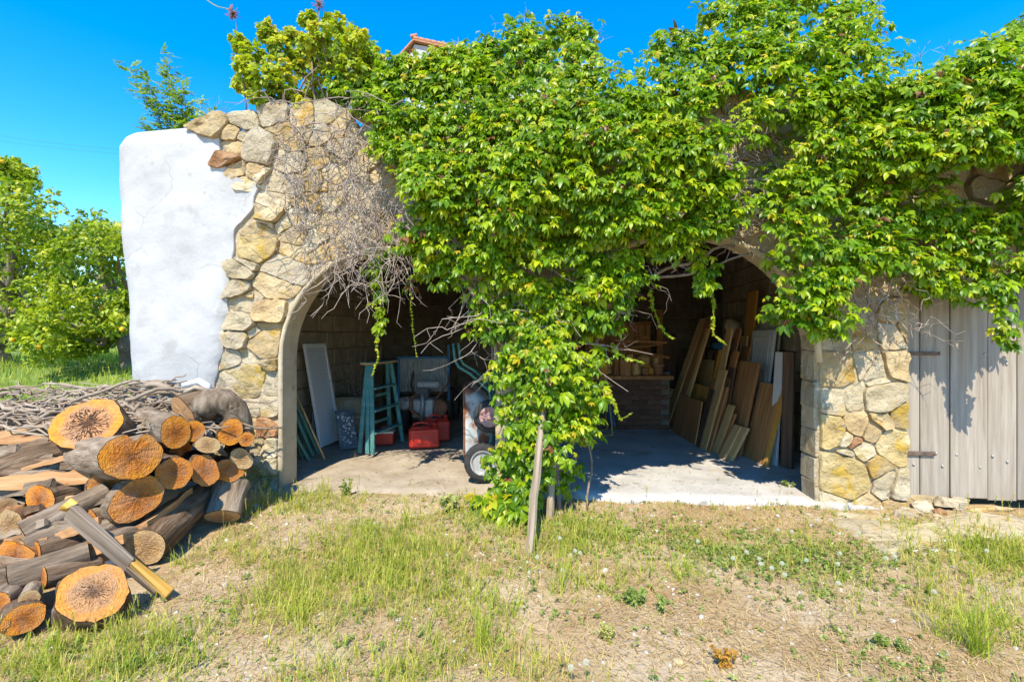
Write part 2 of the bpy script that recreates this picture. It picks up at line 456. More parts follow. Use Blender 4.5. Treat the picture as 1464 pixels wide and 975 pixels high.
# a thin rounded rim of render along the visible edge of the left arch
rim = MB()
c = (UL0 + UL1) / 2; r = (UL1 - UL0) / 2
pts = [(UL0 - .012, -0.012, z) for z in (-.05, .3, .6, .9, 1.2)] + [(c - (r + .012) * math.cos(q), -0.012, ZS_L + (r + .012) * math.sin(q)) for q in [math.pi * i / 20 for i in range(21)]]
rim.tube(pts, [.026 + .010 * fbm(i * .7, 1.1) for i in range(len(pts))], 8)
rim.build('arch_rim', M_RENDER, GAR)
rim = MB()
c = (UR0 + UR1) / 2; r = (UR1 - UR0) / 2
pts = [(c - (r + .012) * math.cos(q), -0.012, ZS_R + (r + .012) * math.sin(q)) for q in [math.pi * i / 20 for i in range(21)]]
rim.tube(pts, .03, 8); rim.build('arch_rim', M_RENDER, GAR)

# ---- stones: a loose cell pattern round hand-placed centres
PLASTER_R = [(172, 306), (195, 312), (232, 314), (248, 326), (262, 345), (272, 368), (285, 366), (300, 362), (318, 345), (332, 334), (375, 331), (430, 325), (500, 318), (545, 306), (600, 300), (720, 296)]
def plaster_edge_px(py):
    for (y0, x0), (y1, x1) in zip(PLASTER_R[:-1], PLASTER_R[1:]):
        if y0 <= py <= y1: return x0 + (x1 - x0) * (py - y0) / (y1 - y0)
    return PLASTER_R[0][1] if py < 172 else PLASTER_R[-1][1]
def clip(poly, nx_, nz_, d):
    """keep nx*u+nz*z <= d"""
    out = []
    for i in range(len(poly)):
        a, b = poly[i], poly[(i + 1) % len(poly)]
        da = nx_ * a[0] + nz_ * a[1] - d; db = nx_ * b[0] + nz_ * b[1] - d
        if da <= 0: out.append(a)
        if (da < 0) != (db < 0) and abs(da - db) > 1e-12:
            t = da / (da - db); out.append((a[0] + (b[0] - a[0]) * t, a[1] + (b[1] - a[1]) * t))
    return out
def stone_mesh(poly, h, rng, flat=0.75):
    cx = sum(p[0] for p in poly) / len(poly); cz = sum(p[1] for p in poly) / len(poly)
    # round the outline and roughen it
    pts = []
    n = len(poly)
    for i in range(n):
        p0 = Vector(poly[i - 1]); p1 = Vector(poly[i]); p2 = Vector(poly[(i + 1) % n])
        la = (p0 - p1).length; lb = (p2 - p1).length
        k = min(0.022, la * .2, lb * .2) * rng.uniform(.3, 1.3)
        a = p1 + (p0 - p1).normalized() * k if la > 1e-6 else p1
        b = p1 + (p2 - p1).normalized() * k if lb > 1e-6 else p1
        pts += [a, b]
        e = (p2 - p1).normalized() if lb > 1e-6 else Vector((1, 0))
        ne = int(lb / .05)
        for q_ in range(1, ne):
            pts.append(b.lerp(p2 - e * k, q_ / ne) + Vector((-e.y, e.x)) * rng.uniform(-.009, .007))
    o = rng.uniform(0, 90)
    tx, tz = rng.uniform(-.5, .5), rng.uniform(-.5, .5)
    rings = [(1.0, 0.10), (1.004, -0.55), (0.992, -0.86), (0.955, -0.98), (0.78, -1.0), (0.54, -1.0), (0.27, -1.0)]
    vs = []; m = len(pts)
    for s, hh in rings:
        for p in pts:
            x = (p.x - cx) * s; z = (p.y - cz) * s
            y = hh * h if hh < 0 else .04
            if hh < -0.5: y += h * max(-.5, min(.5, (tx * x * 4 + tz * z * 4) * .7)) + (0.30 * h + .006) * mnoise.fractal(Vector((x * 8 + o, z * 8, o)), 1, 2, 4)
            if s < 1.1 and hh < -.2 and hh > -.8: x += .008 * mnoise.noise(Vector((x * 20, z * 20, o))); z += .008 * mnoise.noise(Vector((x * 20 + 9, z * 20, o)))
            vs.append((x, y, z))
    vs.append((0, -1.02 * h + (.3 * h) * mnoise.noise(Vector((o, 0, o))), 0))
    fs = []
    for i in range(len(rings) - 1):
        for k in range(m):
            a = i * m + k; b = i * m + (k + 1) % m
            fs.append([a, b, b + m, a + m])
    b0 = (len(rings) - 1) * m
    for k in range(m): fs.append([b0 + k, b0 + (k + 1) % m, len(vs) - 1])
    me = mesh_py('stone', vs, fs, True)
    me.set_sharp_from_angle(angle=R(32))
    return me, cx, cz
def lay_stones(seeds, region, parent, keep, gap=0.012, stretch=1.0, arch=None, hgt=(.024, .105), sunk=None):
    """seeds (u, z, material or None)"""
    cnt = 0
    for i, sd in enumerate(seeds):
        if not keep(sd): continue
        u, z = sd[0], sd[1]
        poly = list(region)
        for j, s2 in enumerate(seeds):
            if i == j: continue
            du = (s2[0] - u); dz = (s2[1] - z) * stretch
            if abs(du) > 1.6 or abs(dz) > 1.6: continue
            L2 = math.hypot(du, dz * 1.0)
            if L2 < 1e-5: continue
            w = (s2[3] if len(s2) > 3 else 0); w0 = (sd[3] if len(sd) > 3 else 0)
            # metric du^2 + (stretch dz)^2
            nx_, nz_ = du, (s2[1] - z) * stretch * stretch
            mu, mz = (u + s2[0]) / 2, (z + s2[1]) / 2
            ln = math.hypot(nx_, nz_)
            d = (nx_ * mu + nz_ * mz) / ln + (w0 - w) - gap * RNG.uniform(.5, 1.4)
            poly = clip(poly, nx_ / ln, nz_ / ln, d)
            if len(poly) < 3: break
        if len(poly) < 3: continue
        if arch:
            for (a, b, zs) in arch:
                c = (a + b) / 2; r = (b - a) / 2 + .035
                if z > zs:
                    q = Vector((u - c, z - zs)); q.normalize()
                    poly = clip(poly, -q.x, -q.y, -(q.x * c + q.y * zs + r))
                elif u < c: poly = clip(poly, 1, 0, a - .03)
                else: poly = clip(poly, -1, 0, -(b + .012))
                if len(poly) < 3: break
        if len(poly) < 3: continue
        ar = 0
        for k in range(len(poly)):
            a, b = poly[k], poly[(k + 1) % len(poly)]; ar += a[0] * b[1] - a[1] * b[0]
        if abs(ar) / 2 < 0.0025: continue
        h = RNG.uniform(*hgt)
        if sunk: h *= sunk(sd)
        me, cx, cz = stone_mesh(poly, h, RNG)
        mt = sd[2] or RNG.choices([S_BEIGE, S_PALE, S_OCHRE, S_GREY], [5, 4, 2, 3])[0]
        link('stone', me, parent, mt, Matrix.Translation((cx, RNG.uniform(.012, .032), cz)))
        cnt += 1
    return cnt
B, Pp, Oc, Gy, Rd = S_BEIGE, S_PALE, S_OCHRE, S_GREY, S_RED
left_px = [(344, 172, Pp), (390, 160, Gy), (430, 160, B), (372, 213, Gy, .03), (331, 190, B), (328, 209, B), (322, 225, Rd), (334, 243, B), (362, 246, B), (345, 262, Pp),
           (412, 200, B), (415, 232, Pp), (450, 190, Gy), (455, 225, B), (392, 262, Pp), (385, 284, Pp), (383, 308, B), (369, 331, B, .0), (366, 353, Oc, .03), (344, 388, Pp), (400, 383, Gy, .03),
           (422, 338, B), (440, 290, B), (422, 262, Gy), (430, 310, Pp), (415, 360, B), (340, 412, Gy), (385, 410, B, .03), (347, 433, Pp), (340, 459, Pp), (384, 443, B, .02), (338, 487, Gy), (376, 492, B, .04), (331, 513, Gy), (353, 511, Pp),
           (347, 545, Oc, .05), (385, 552, Pp), (356, 583, Gy), (382, 583, Pp), (379, 612, Rd), (350, 610, B), (384, 640, Pp), (352, 645, Gy), (385, 668, Pp), (352, 680, B), (388, 692, Pp),
           (320, 560, Gy), (322, 600, B), (322, 640, Pp), (320, 690, B), (445, 345, Pp), (470, 320, B), (472, 285, Pp), (480, 250, B), (485, 215, Gy), (490, 180, B), (460, 158, Pp), (440, 258, B), (462, 360, B),
           (500, 300, B), (508, 335, Pp), (512, 265, Pp), (520, 225, B), (525, 190, Gy), (530, 160, B), (540, 320, B), (545, 285, Pp), (550, 250, B), (560, 215, B), (580, 330, B), (585, 295, Pp), (590, 250, B), (570, 170, B), (620, 320, B), (630, 270, B),
           (310, 180, B), (300, 215, B), (305, 260, B), (330, 285, B), (340, 305, B), (315, 350, B), (310, 400, B), (305, 450, B), (300, 500, B)]
seeds = []
for t in left_px:
    u, z = PW(t[0], t[1], -.05); seeds.append((u, z, t[2], t[3] if len(t) > 3 else 0.0))
for k_ in range(46):
    u, z = PW(RNG.uniform(325, 560), RNG.uniform(175, 660), -.05); seeds.append((u, z, RNG.choice([S_PALE, S_BEIGE, S_GREY]), -.025))
for u in np.arange(-3.8, -3.0, .3):
    for z in np.arange(.1, 3.6, .3): seeds.append((u, z, None, 0))
def wall_px(u, z, v=-.05):
    w = WL(u, v, z); return CX + w.x / w.y * F, HY - (w.z - H) / w.y * F
def keep_left(s):
    if s[2] == 'skip': return False
    px, py = wall_px(s[0], s[1])
    t = arch_top(s[0])
    if t is not None and s[1] < t + .03: return False
    return px > plaster_edge_px(py) - 3
ARCHES = [(UL0, UL1, ZS_L), (UR0, UR1, ZS_R)]
for px_ in range(290, 640, 22):
    u, z = PW(px_ + RNG.uniform(-6, 6), 128 + RNG.uniform(-12, 8) + (10 if px_ < 340 else 0), -.05); seeds.append((u, z, 'skip', 0))
reg = [(-3.9, -.12), (UL1, -.12), (UL1, 3.95), (-3.9, 3.95)]
lay_stones(seeds, reg, FW, keep_left, gap=.004, arch=[ARCHES[0]], stretch=1.3, sunk=lambda s: .55 if s[0] > -2.35 else 1.0)
# upper wall behind and between the vines
seeds = []
for row, z in enumerate(np.arange(1.9, 3.75, .22)):
    u = -0.3 + RNG.uniform(0, .3)
    while u < 6.6:
        seeds.append((u, z + RNG.uniform(-.05, .05), None, 0)); u += RNG.uniform(.26, .5)
def keep_up(s):
    t = arch_top(s[0]); return not (t is not None and s[1] < t + .08)
def in_pier(s): return s[1] < 2.52 and UR1 - .1 < s[0] < UD0 + .05
lay_stones(seeds, [(-.1, 1.8), (6.8, 1.8), (6.8, 3.78), (-.1, 3.78)], FW, lambda s: keep_up(s) and not in_pier(s) and not (s[1] < 2.65 and s[0] < .9), gap=.012, arch=[ARCHES[1]], stretch=1.2)
# right pier
pier_px = [(1200, 528, B, .03), (1240, 520, Gy), (1256, 528, Pp), (1282, 522, B), (1198, 573, Pp), (1222, 570, Pp), (1266, 568, Pp, .03), (1190, 616, Oc), (1230, 610, B), (1265, 602, B), (1288, 597, Oc), (1238, 648, Pp), (1278, 636, Oc, .02), (1210, 682, Oc, .06),
           (1270, 695, Pp), (1289, 700, Pp), (1196, 722, Pp), (1240, 728, B), (1285, 732, B), (1250, 618, B), (1225, 632, Rd, -.02), (1255, 668, B),
           (1200, 485, Gy), (1238, 485, B), (1280, 480, Gy), (1228, 440, Gy), (1260, 408, Gy), (1285, 445, B), (1195, 440, B), (1190, 400, B), (1220, 395, Gy), (1290, 405, Pp), (1300, 470, B)]
seeds = []
for t in pier_px:
    u, z = PW(t[0], t[1], -.05); seeds.append((u, z, t[2], t[3] if len(t) > 3 else 0))
for k_ in range(3):
    u, z = PW(RNG.uniform(1185, 1290), RNG.uniform(480, 720), -.05); seeds.append((u, z, S_PALE, -.025))
lay_stones(seeds, [(UR1 + .012, -.1), (UD0 - .005, -.1), (UD0 - .005, 2.5), (UR1 + .012, 2.5)], FW, lambda s: True, gap=.007, hgt=(.035, .075))

# dressed blocks lining the reveal of the right arch
z = -.05
k = 0
blk = {}
while z < 1.5:
    hgt_ = [.27, .22, .25, .2, .24, .28][k % 6]
    b = MB().box(-.022, .05, .0, THK, 0, hgt_ - .006, bev=.007, jit=.009)
    b.build('jamb_block', M_BLOCK if False else S_GREY, FW, Matrix.Translation((UR1, -.01 + .015 * (k % 2), z)))
    z += hgt_; k += 1

# ---- whitewashed rounded end
def buttress():
    ZT = PW(240, 172, -.1)[1]
    nrow = 96
    rows = []
    for i in range(nrow + 1):
        t = i / nrow; rows.append((-.15 + (ZT - .18 + .15) * t, 0.0))
    for q in (15, 35, 55, 75, 90):
        rows.append((ZT - .18 + .18 * math.sin(R(q)), .18 * (1 - math.cos(R(q)))))
    VF = -.034
    vs = []; ncol = 0
    for (z, ins) in rows:
        def upx(px, py): return PW(px, py, VF)[0]
        # left and right outline at this height
        py = None
        w = WL(-3.6, VF, z); py = HY - (z - H) / w.y * F
        pr = plaster_edge_px(py) + 5.0 * mnoise.noise(Vector((z * 6, 1, 4))) + 2 * mnoise.noise(Vector((z * 24, 1, 9)))
        ur = PW(pr, py, VF)[0]
        lp = 175 + 27 * sst(230, 560, py) if py > 200 else 175
        ul = PW(lp, py, VF)[0] + ins - .24
        tilt = ins * 0.9
        line = [(ur + .004, .05), (ur + .003, VF * .8), (ur - .003, VF + tilt)]
        rr = .34
        for s in np.linspace(0.06, 1, 12): line.append((ur - .02 + (ul + rr - ur) * s, VF + tilt))
        for q in (12, 25, 38, 52, 66, 80, 90): line.append((ul + rr - rr * math.sin(R(q)), VF + tilt + rr * (1 - math.cos(R(q)))))
        for s in (.6, 1.0, 1.6): line.append((ul, s + tilt))
        ncol = len(line)
        for k, (u, v) in enumerate(line):
            b = 0 if k < 3 else .045 * fbm(u * 1.5, z * 1.2, 2) + .006 * fbm(u * 7, z * 7, 5)
            bulge = -.05 * math.exp(-((z - 1.5) / .8) ** 2) if k >= 3 else 0
            vs.append((u, v + b + bulge, z + (0.04 * (u + 3.4) if ins > 0 else 0)))
    fs = []
    for j in range(len(rows) - 1):
        for k in range(ncol - 1):
            a = j * ncol + k; fs.append([a, a + 1, a + 1 + ncol, a + ncol][::-1])
    # top closing to the back
    j = len(rows) - 1
    base = len(vs)
    for k in range(ncol):
        u, v, z = vs[j * ncol + k]; vs.append((max(u, -3.75) if k > 3 else u, 1.7, z))
    for k in range(ncol - 1):
        fs.append([j * ncol + k, j * ncol + k + 1, base + k + 1, base + k][::-1])
    me = mesh_py('plaster_end', vs, fs, True); me.set_sharp_from_angle(angle=R(38)); return me
link('whitewashed_end', buttress(), GAR, M_WHITE)
# a second whitewashed mass farther back along the side of the building
b2 = MB()
prof = []
cx0, cy0 = -5.22, 2.3
n = 14
rows2 = [(-.1, .62), (.5, .60), (1.0, .56), (1.5, .5), (1.95, .42), (2.15, .33), (2.25, .18), (2.27, 0.02)]
b2.lathe([(r_, z_) for z_, r_ in rows2], 20, Matrix.Translation((cx0, cy0, 0)))
b2.build('side_buttress', M_WHITE, GAR)

# ---- interior: side walls of blocks, back wall, ceiling, floors, roof
UI0, UI1, VB = -3.14, 3.52, 4.9
ZC = 2.95
def box_part(name, x0, x1, y0, y1, z0, z1, mat):
    return MB().box(x0, x1, y0, y1, z0, z1).build(name, mat, GAR)
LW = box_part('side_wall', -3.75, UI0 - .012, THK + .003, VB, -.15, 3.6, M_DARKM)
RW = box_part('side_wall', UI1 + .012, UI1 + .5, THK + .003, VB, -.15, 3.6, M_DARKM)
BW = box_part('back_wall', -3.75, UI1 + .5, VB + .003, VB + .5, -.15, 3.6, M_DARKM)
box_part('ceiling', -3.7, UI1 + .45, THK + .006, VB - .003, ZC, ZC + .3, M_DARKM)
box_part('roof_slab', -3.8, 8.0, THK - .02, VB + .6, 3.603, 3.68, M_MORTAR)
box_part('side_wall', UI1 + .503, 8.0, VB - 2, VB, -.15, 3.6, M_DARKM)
for k in range(7):
    y = THK + .45 + k * .66
    MB().box(-2.9, 3.18, y - .05, y + .05, ZC - .15, ZC - .003, bev=.008).build('ceiling_beam', W_DARK, GAR)
def block_course(parent, origin, du, length, rows, bw, bh, normal, bmat=M_BLOCK):
    me = {}
    for r_ in range(rows):
        x = -bw / 2 if r_ % 2 else 0.0
        while x < length - .02:
            w = min(bw, length - x) if x >= 0 else bw + x
            x0 = max(x, 0)
            key = round(w, 3)
            if w > .06:
                if key not in me:
                    me[key] = MB().box(.006, w - .006, -.03, .03, .006, bh - .006, bev=.008).mesh('block'); me[key].materials.append(bmat)
                p = Vector(origin) + Vector(du) * x0 + Vector((0, 0, r_ * bh)) + Vector(normal) * RNG.uniform(-.006, .006)
                link('block', me[key], parent, None, frame_mtx(p, du, (0, 0, 1)))
            x += bw
block_course(LW, (UI0, THK + .02, .0), (0, 1, 0), VB - THK - .03, 11, .5, .265, (1, 0, 0))
block_course(RW, (UI1, THK + .02, .0), (0, 1, 0), VB - THK - .03, 11, .5, .265, (-1, 0, 0))
block_course(BW, (UI0 + .04, VB, .0), (1, 0, 0), UI1 - UI0 - .08, 11, .5, .265, (0, -1, 0), M_BLOCK_SHADE)
# floors: packed earth on the left, a poured slab on the right
UM = .12
fl = MB()
def floor_mesh(u0, u1, v0, v1, zt, amp, front):
    nxx, nyy = 30, 30
    vs = []; fs = []
    for j in range(nyy + 1):
        for i in range(nxx + 1):
            u = u0 + (u1 - u0) * i / nxx; v = v0 + (v1 - v0) * j / nyy
            if j == 0: v += front(u)
            z = zt + amp * fbm(u * 2, v * 2, 1)
            vs.append((u, v, z))
    w = nxx + 1
    for j in range(nyy):
        for i in range(nxx): fs.append([j * w + i, j * w + i + 1, (j + 1) * w + i + 1, (j + 1) * w + i])
    b = len(vs)
    for i in range(nxx + 1):
        x, y, z = vs[i]; vs.append((x, y - .03, z - .03)); 
    for i in range(nxx + 1):
        x, y, z = vs[i]; vs.append((x, y - .035, -.2))
    for i in range(nxx):
        fs.append([b + i, b + i + 1, i + 1, i]); fs.append([b + w + i, b + w + i + 1, b + i + 1, b + i])
    return mesh_py('floor', vs, fs, True)
FLZ = 0.045
link('earth_floor', floor_mesh(UI0 + .04, UM, -.06, VB - .04, .008, .016, lambda u: .10 * fbm(u * 2, 8)), GAR, M_DIRTF)
link('concrete_floor', floor_mesh(UM + .003, UI1 - .035, -.02, VB - .04, FLZ, .008, lambda u: .09 * fbm(u * 1.6, 4, 0, 4)), GAR, M_CONC)

# ---- plank door on the right
VD = .22
DOOR = MB().box(UD0 - .03, UD1 + .02, VD + .06, VD + .10, .02, 2.53).build('plank_door', W_DARK, GAR)
dp = [1270, 1316.5, 1359.5, 1413.5, 1456, 1500, 1550]
ed = [PW(p, 600, VD)[0] for p in dp]
ed[0] = UD0 - .01
for i in range(len(ed) - 1):
    a, b = ed[i] + .004, min(ed[i + 1] - .004, UD1)
    if a >= UD1: break
    off = RNG.uniform(-.012, .010)
    zb = .03 + RNG.uniform(0, .03)
    zb -= 0.02 * (i % 2)
    bm_ = MB().box(a - (a + b) / 2, b - (a + b) / 2, -.02, .022, 0, 2.5 - zb, bev=.004)
    bm_.build('plank', W_GREY, DOOR, Matrix.Translation(((a + b) / 2, VD + .03 + off, zb)))
M_NAIL = surf('nail_head', [(0.3, (0.35, 0.34, 0.32)), (0.7, (0.5, 0.48, 0.45))], rough=0.5, metal=0.6, bump=0)
nail = MB().lathe([(.0001, -.006), (.008, -.004), (.011, 0), (.011, .004)], 8, Matrix.Rotation(R(-90), 4, 'X')).mesh('nail'); nail.materials.append(M_NAIL)
for px, py in [(1368, 487), (1408, 506), (1421, 489), (1368, 650), (1402, 668), (1420, 652), (1307, 664), (1348, 666), (1340, 507), (1339, 648), (1440, 520), (1441, 660)]:
    u, z = PW(px, py, VD); link('nail', nail, DOOR, None, Matrix.Translation((u, VD - .0, z)))
for py0, py1, px1 in [(503, 508, 1346), (646, 652, 1339)]:
    u1, z1 = PW(px1, py1, VD - .02); z0 = PW(px1, py0, VD - .02)[1]
    hb = MB().box(UD0 - .02, u1, VD - .014, VD - .004, z1, z0, bev=.003)
    hb.lathe([(.0001, -.02), (.012, -.018), (.014, -.01)], 8, Matrix.Translation((u1 - .02, VD, (z0 + z1) / 2)) @ Matrix.Rotation(R(90), 4, 'X') @ Matrix.Scale(-1, 4, (0, 0, 1)))
    hb.build('strap_hinge', M_IRON, DOOR)
# ================================================================== climbing vine
def leaflet(L, W, fold, droop, twist=0.0):
    """8 points, 8 triangles; base at origin, runs along +Y, face up +Z"""
    ys = [0, .32, .68, 1.0]; ws = [0, .92, .80, 0]
    pts = []
    for y, w in zip(ys, ws):
        z = -droop * L * y * y
        yy = y * L * (1 - .25 * droop * y)
        if w == 0: pts.append((0, yy, z))
        else:
            hw = W * .5 * w
            pts += [(-hw, yy, z + fold * hw), (0, yy, z), (hw, yy, z + fold * hw)]
    V = np.array(pts, float)
    if twist:
        c, s = math.cos(twist), math.sin(twist)
        V[:, [0, 2]] = V[:, [0, 2]] @ np.array([[c, s], [-s, c]])
    T = np.array([(0, 2, 1), (0, 3, 2), (1, 2, 5), (1, 5, 4), (2, 3, 6), (2, 6, 5), (4, 5, 7), (5, 6, 7)])
    return V, T
def rotz(V, a):
    c, s = math.cos(a), math.sin(a); return V @ np.array([[c, s, 0], [-s, c, 0], [0, 0, 1]])
def palmate(rs, n=5, L=1.0, W=.42, spread=62, droop=.35):
    Vs, Ts = [], []; b = 0
    for k in range(n):
        a = R(-spread * 1.35 + 2 * spread * 1.35 * k / (n - 1))
        l = L * (1.0 - .34 * abs(k - (n - 1) / 2) / ((n - 1) / 2)) * rs.uniform(.88, 1.12)
        V, T = leaflet(l, l * W * rs.uniform(.88, 1.12), rs.uniform(.15, .5), droop * rs.uniform(.5, 1.6), rs.uniform(-.3, .3))
        tilt = rs.uniform(.0, .5)
        c, s = math.cos(-tilt), math.sin(-tilt)
        V = V.copy(); yz = V[:, 1:3].copy(); V[:, 1] = yz[:, 0] * c - yz[:, 1] * s; V[:, 2] = yz[:, 0] * s + yz[:, 1] * c
        V = rotz(V, -a)
        Vs.append(V); Ts.append(T + b); b += len(V)
    return np.vstack(Vs), np.vstack(Ts)
def pinnate(rs, pairs=4, L=1.0, ll=.38, W=.4):
    Vs, Ts = [], []; b = 0
    items = [(L * .75, 0, ll * 1.1)]
    for k in range(pairs):
        y = L * (.15 + .6 * k / pairs)
        items += [(y, R(58), ll), (y, -R(58), ll)]
    for y, a, l in items:
        V, T = leaflet(l, l * W, .3, rs.uniform(.1, .5)); V = rotz(V, a + rs.uniform(-.2, .2)) + np.array([0, y, -.25 * y * y])
        Vs.append(V); Ts.append(T + b); b += len(V)
    return np.vstack(Vs), np.vstack(Ts)
def frames(Yd, Zd):
    Y = Yd / np.linalg.norm(Yd, axis=1, keepdims=True)
    Z = Zd - Y * (Zd * Y).sum(1, keepdims=True); Z /= np.maximum(np.linalg.norm(Z, axis=1, keepdims=True), 1e-6)
    X = np.cross(Y, Z)
    return np.stack([X, Y, Z], axis=2)         # columns
def scatter(templates, pos, rot, scl, tint, pick):
    Vs, Ts, As = [], [], []; b = 0
    for k, (V, T) in enumerate(templates):
        idx = np.where(pick == k)[0]
        if len(idx) == 0: continue
        W = np.einsum('nij,vj->nvi', rot[idx], V) * scl[idx][:, None, None] + pos[idx][:, None, :]
        n, v = len(idx), len(V)
        T2 = T[None] + (np.arange(n) * v)[:, None, None] + b
        Vs.append(W.reshape(-1, 3)); Ts.append(T2.reshape(-1, 3)); As.append(np.repeat(tint[idx], v)); b += n * v
    return np.vstack(Vs), np.vstack(Ts), np.concatenate(As)

M_VINE = foliage('vine_leaf', [(0.0, (0.05, 0.125, 0.006)), (0.25, (0.14, 0.25, 0.008)), (0.45, (0.28, 0.38, 0.010)), (0.65, (0.46, 0.46, 0.014)), (0.82, (0.54, 0.38, 0.03)), (0.95, (0.22, 0.10, 0.04))], rough=0.36, trans=0.42, tcol=1.5, tscale=0.8)
M_STEM = surf('woody_stem', [(0.3, (0.13, 0.095, 0.065)), (0.6, (0.26, 0.20, 0.15)), (0.8, (0.36, 0.30, 0.23))], scale=8, rough=0.9, bump=0.5, bscale=40)
M_TWIG = surf('dry_twig', [(0.3, (0.22, 0.16, 0.12)), (0.6, (0.38, 0.31, 0.25)), (0.8, (0.50, 0.43, 0.36))], scale=8, rough=0.9, bump=0.2, bscale=40)
M_TENDRIL = surf('green_tendril', [(0.3, (0.20, 0.24, 0.03)), (0.7, (0.34, 0.34, 0.05))], scale=8, rough=0.7, bump=0)

def in_poly(poly, x, y):
    c = False; j = len(poly) - 1
    for i in range(len(poly)):
        xi, yi = poly[i]; xj, yj = poly[j]
        if (yi > y) != (yj > y) and x < (xj - xi) * (y - yi) / (yj - yi) + xi: c = not c
        j = i
    return c
VINE_A = [(470, 120), (462, 70), (490, 40), (520, 50), (556, 78), (580, 98), (640, 82), (690, 62), (735, 34), (790, 24), (840, 50), (875, 92), (912, 128), (960, 150), (1010, 180), (1035, 230), (1045, 300), (1026, 325), (985, 352), (945, 362), (920, 400), (900, 440), (868, 470),
          (850, 520), (856, 560), (842, 600), (832, 660), (822, 690), (800, 725), (780, 690), (752, 640), (735, 700), (715, 715), (712, 690), (728, 640), (738, 590), (722, 540), (700, 480), (684, 440), (660, 408), (630, 388), (600, 374), (580, 355), (596, 300), (588, 262), (556, 228), (530, 190), (505, 140)]
VINE_B = [(915, 120), (940, 72), (985, 30), (1020, 10), (1060, -30), (1130, -60), (1200, -40), (1236, 14), (1266, 50), (1280, 110), (1316, 128), (1356, 104), (1400, 70), (1464, 32), (1540, 10), (1660, 60), (1660, 330), (1560, 350), (1500, 300), (1464, 250), (1440, 230), (1410, 235), (1370, 215), (1340, 250), (1352, 300), (1400, 305), (1464, 290), (1500, 330), (1480, 380), (1450, 415), (1420, 430), (1390, 418), (1350, 425), (1320, 405), (1290, 395), (1262, 372), (1232, 375), (1212, 410), (1205, 452), (1182, 472), (1150, 462), (1120, 440), (1142, 418), (1118, 352), (1062, 300), (1055, 290), (1050, 210), (1020, 170), (970, 150)]
def bulge(px, py):
    b = .34
    for (cx, cy, sx, sy, a) in [(800, 260, 190, 140, .42), (640, 300, 90, 110, .12), (790, 560, 80, 130, .30), (760, 690, 50, 70, .12), (1130, 90, 120, 110, .34), (1400, 160, 120, 110, .30), (1170, 390, 90, 90, .30), (1360, 350, 110, 60, .02), (960, 250, 90, 100, .16), (560, 150, 90, 70, .05)]:
        b += a * math.exp(-((px - cx) / sx) ** 2 - ((py - cy) / sy) ** 2)
    if px > 1270 and py > 290: b *= .62
    return b
def thin(px, py):
    """share of clumps kept: gaps where stems and stone show through"""
    k = 1.0
    for (cx, cy, sx, sy, a) in [(1072, 235, 44, 95, 1.1), (1232, 165, 34, 22, .8), (1110, 300, 30, 20, .5), (670, 455, 25, 30, .4), (712, 540, 18, 40, .4), (910, 430, 30, 30, .55), (735, 480, 25, 60, .5), (770, 620, 20, 50, .6), (1330, 290, 30, 22, .5), (1075, 330, 35, 20, .6), (735, 690, 30, 40, .35), (815, 690, 30, 40, .45), (780, 655, 26, 60, .6), (1240, 420, 40, 40, .5)]:
        k -= a * math.exp(-((px - cx) / sx) ** 2 - ((py - cy) / sy) ** 2)
    return max(k, 0.0)
def vine_clumps(poly, n, rs, shrink=1.0):
    xs = [p[0] for p in poly]; ys = [p[1] for p in poly]
    out = []; guard = 0
    while len(out) < n and guard < n * 60:
        guard += 1
        px = rs.uniform(min(xs), max(xs)); py = rs.uniform(min(ys), max(ys))
        if not in_poly(poly, px, py) or rs.uniform(0, 1) > thin(px, py): continue
        b = bulge(px, py) * (1 + .34 * fbm(px / 70., py / 60., 2.0, 2))
        u, z = PW(px, py, -b)
        v = -b
        top = 3.55 + .12 * math.sin(u * 1.7)
        if z > top - .45: v += .75 * ((z - top + .45) / 1.1) ** 1.3
        dist = (v + WO.dot(WV))
        # keep the photo position when pushed back
        u, z = PW(px, py, v)
        out.append((u, v, z, px, py))
    return out
def leaf_cloud(clumps, per, rs, rad=(.12, .24), size=(.042, .096), young=.32, rot=-WA):
    pos, Yd, Zd, sc, tn, front = [], [], [], [], [], []
    for (u, v, z, px, py) in clumps:
        r = rs.uniform(*rad); age = rs.uniform(-.12, .14)
        low = max(0.0, min(1.0, (z - .2) / .8))
        for k in range(per):
            d = rs.normal(size=3); d /= np.linalg.norm(d)
            if d[1] > .35 and z < 3.6: d[1] = -d[1] * .5
            if d[2] < -.3: d[2] *= .5
            q = rs.uniform(.35, 1.0)
            p = np.array([u, v, z]) + d * r * q * np.array([1.15, .9, .85])
            out = np.array([d[0] * .8, min(d[1], .1) - .55, d[2] * .5 - .45]) + rs.normal(size=3) * .35
            nrm = np.array([d[0] * .5, -.75, .85]) + rs.normal(size=3) * .33
            pos.append(p); Yd.append(out); Zd.append(nrm)
            s = rs.uniform(*size) * (1.0 if q > .6 else 1.08) * (1.4 if rs.uniform() < .07 else 1.0)
            t = .40 + age + rs.uniform(-.28, .24) + .12 * (q - .6)
            if q > .7 and d[2] > -.1 and rs.uniform() < young: t = rs.uniform(.68, 1.0); s *= rs.uniform(.55, .85)
            sc.append(s); tn.append(min(max(t, 0), 1) if rs.uniform() > .012 else 1.25); front.append(q * (d[1] * -1 + .2))
    pos = np.array(pos)
    w = np.empty_like(pos)
    w[:, 0] = pos[:, 0] * WU.x + pos[:, 1] * WV.x + WO.x
    w[:, 1] = pos[:, 0] * WU.y + pos[:, 1] * WV.y + WO.y
    w[:, 2] = pos[:, 2]
    return w, np.array(Yd), np.array(Zd), np.array(sc), np.array(tn), np.array(front)
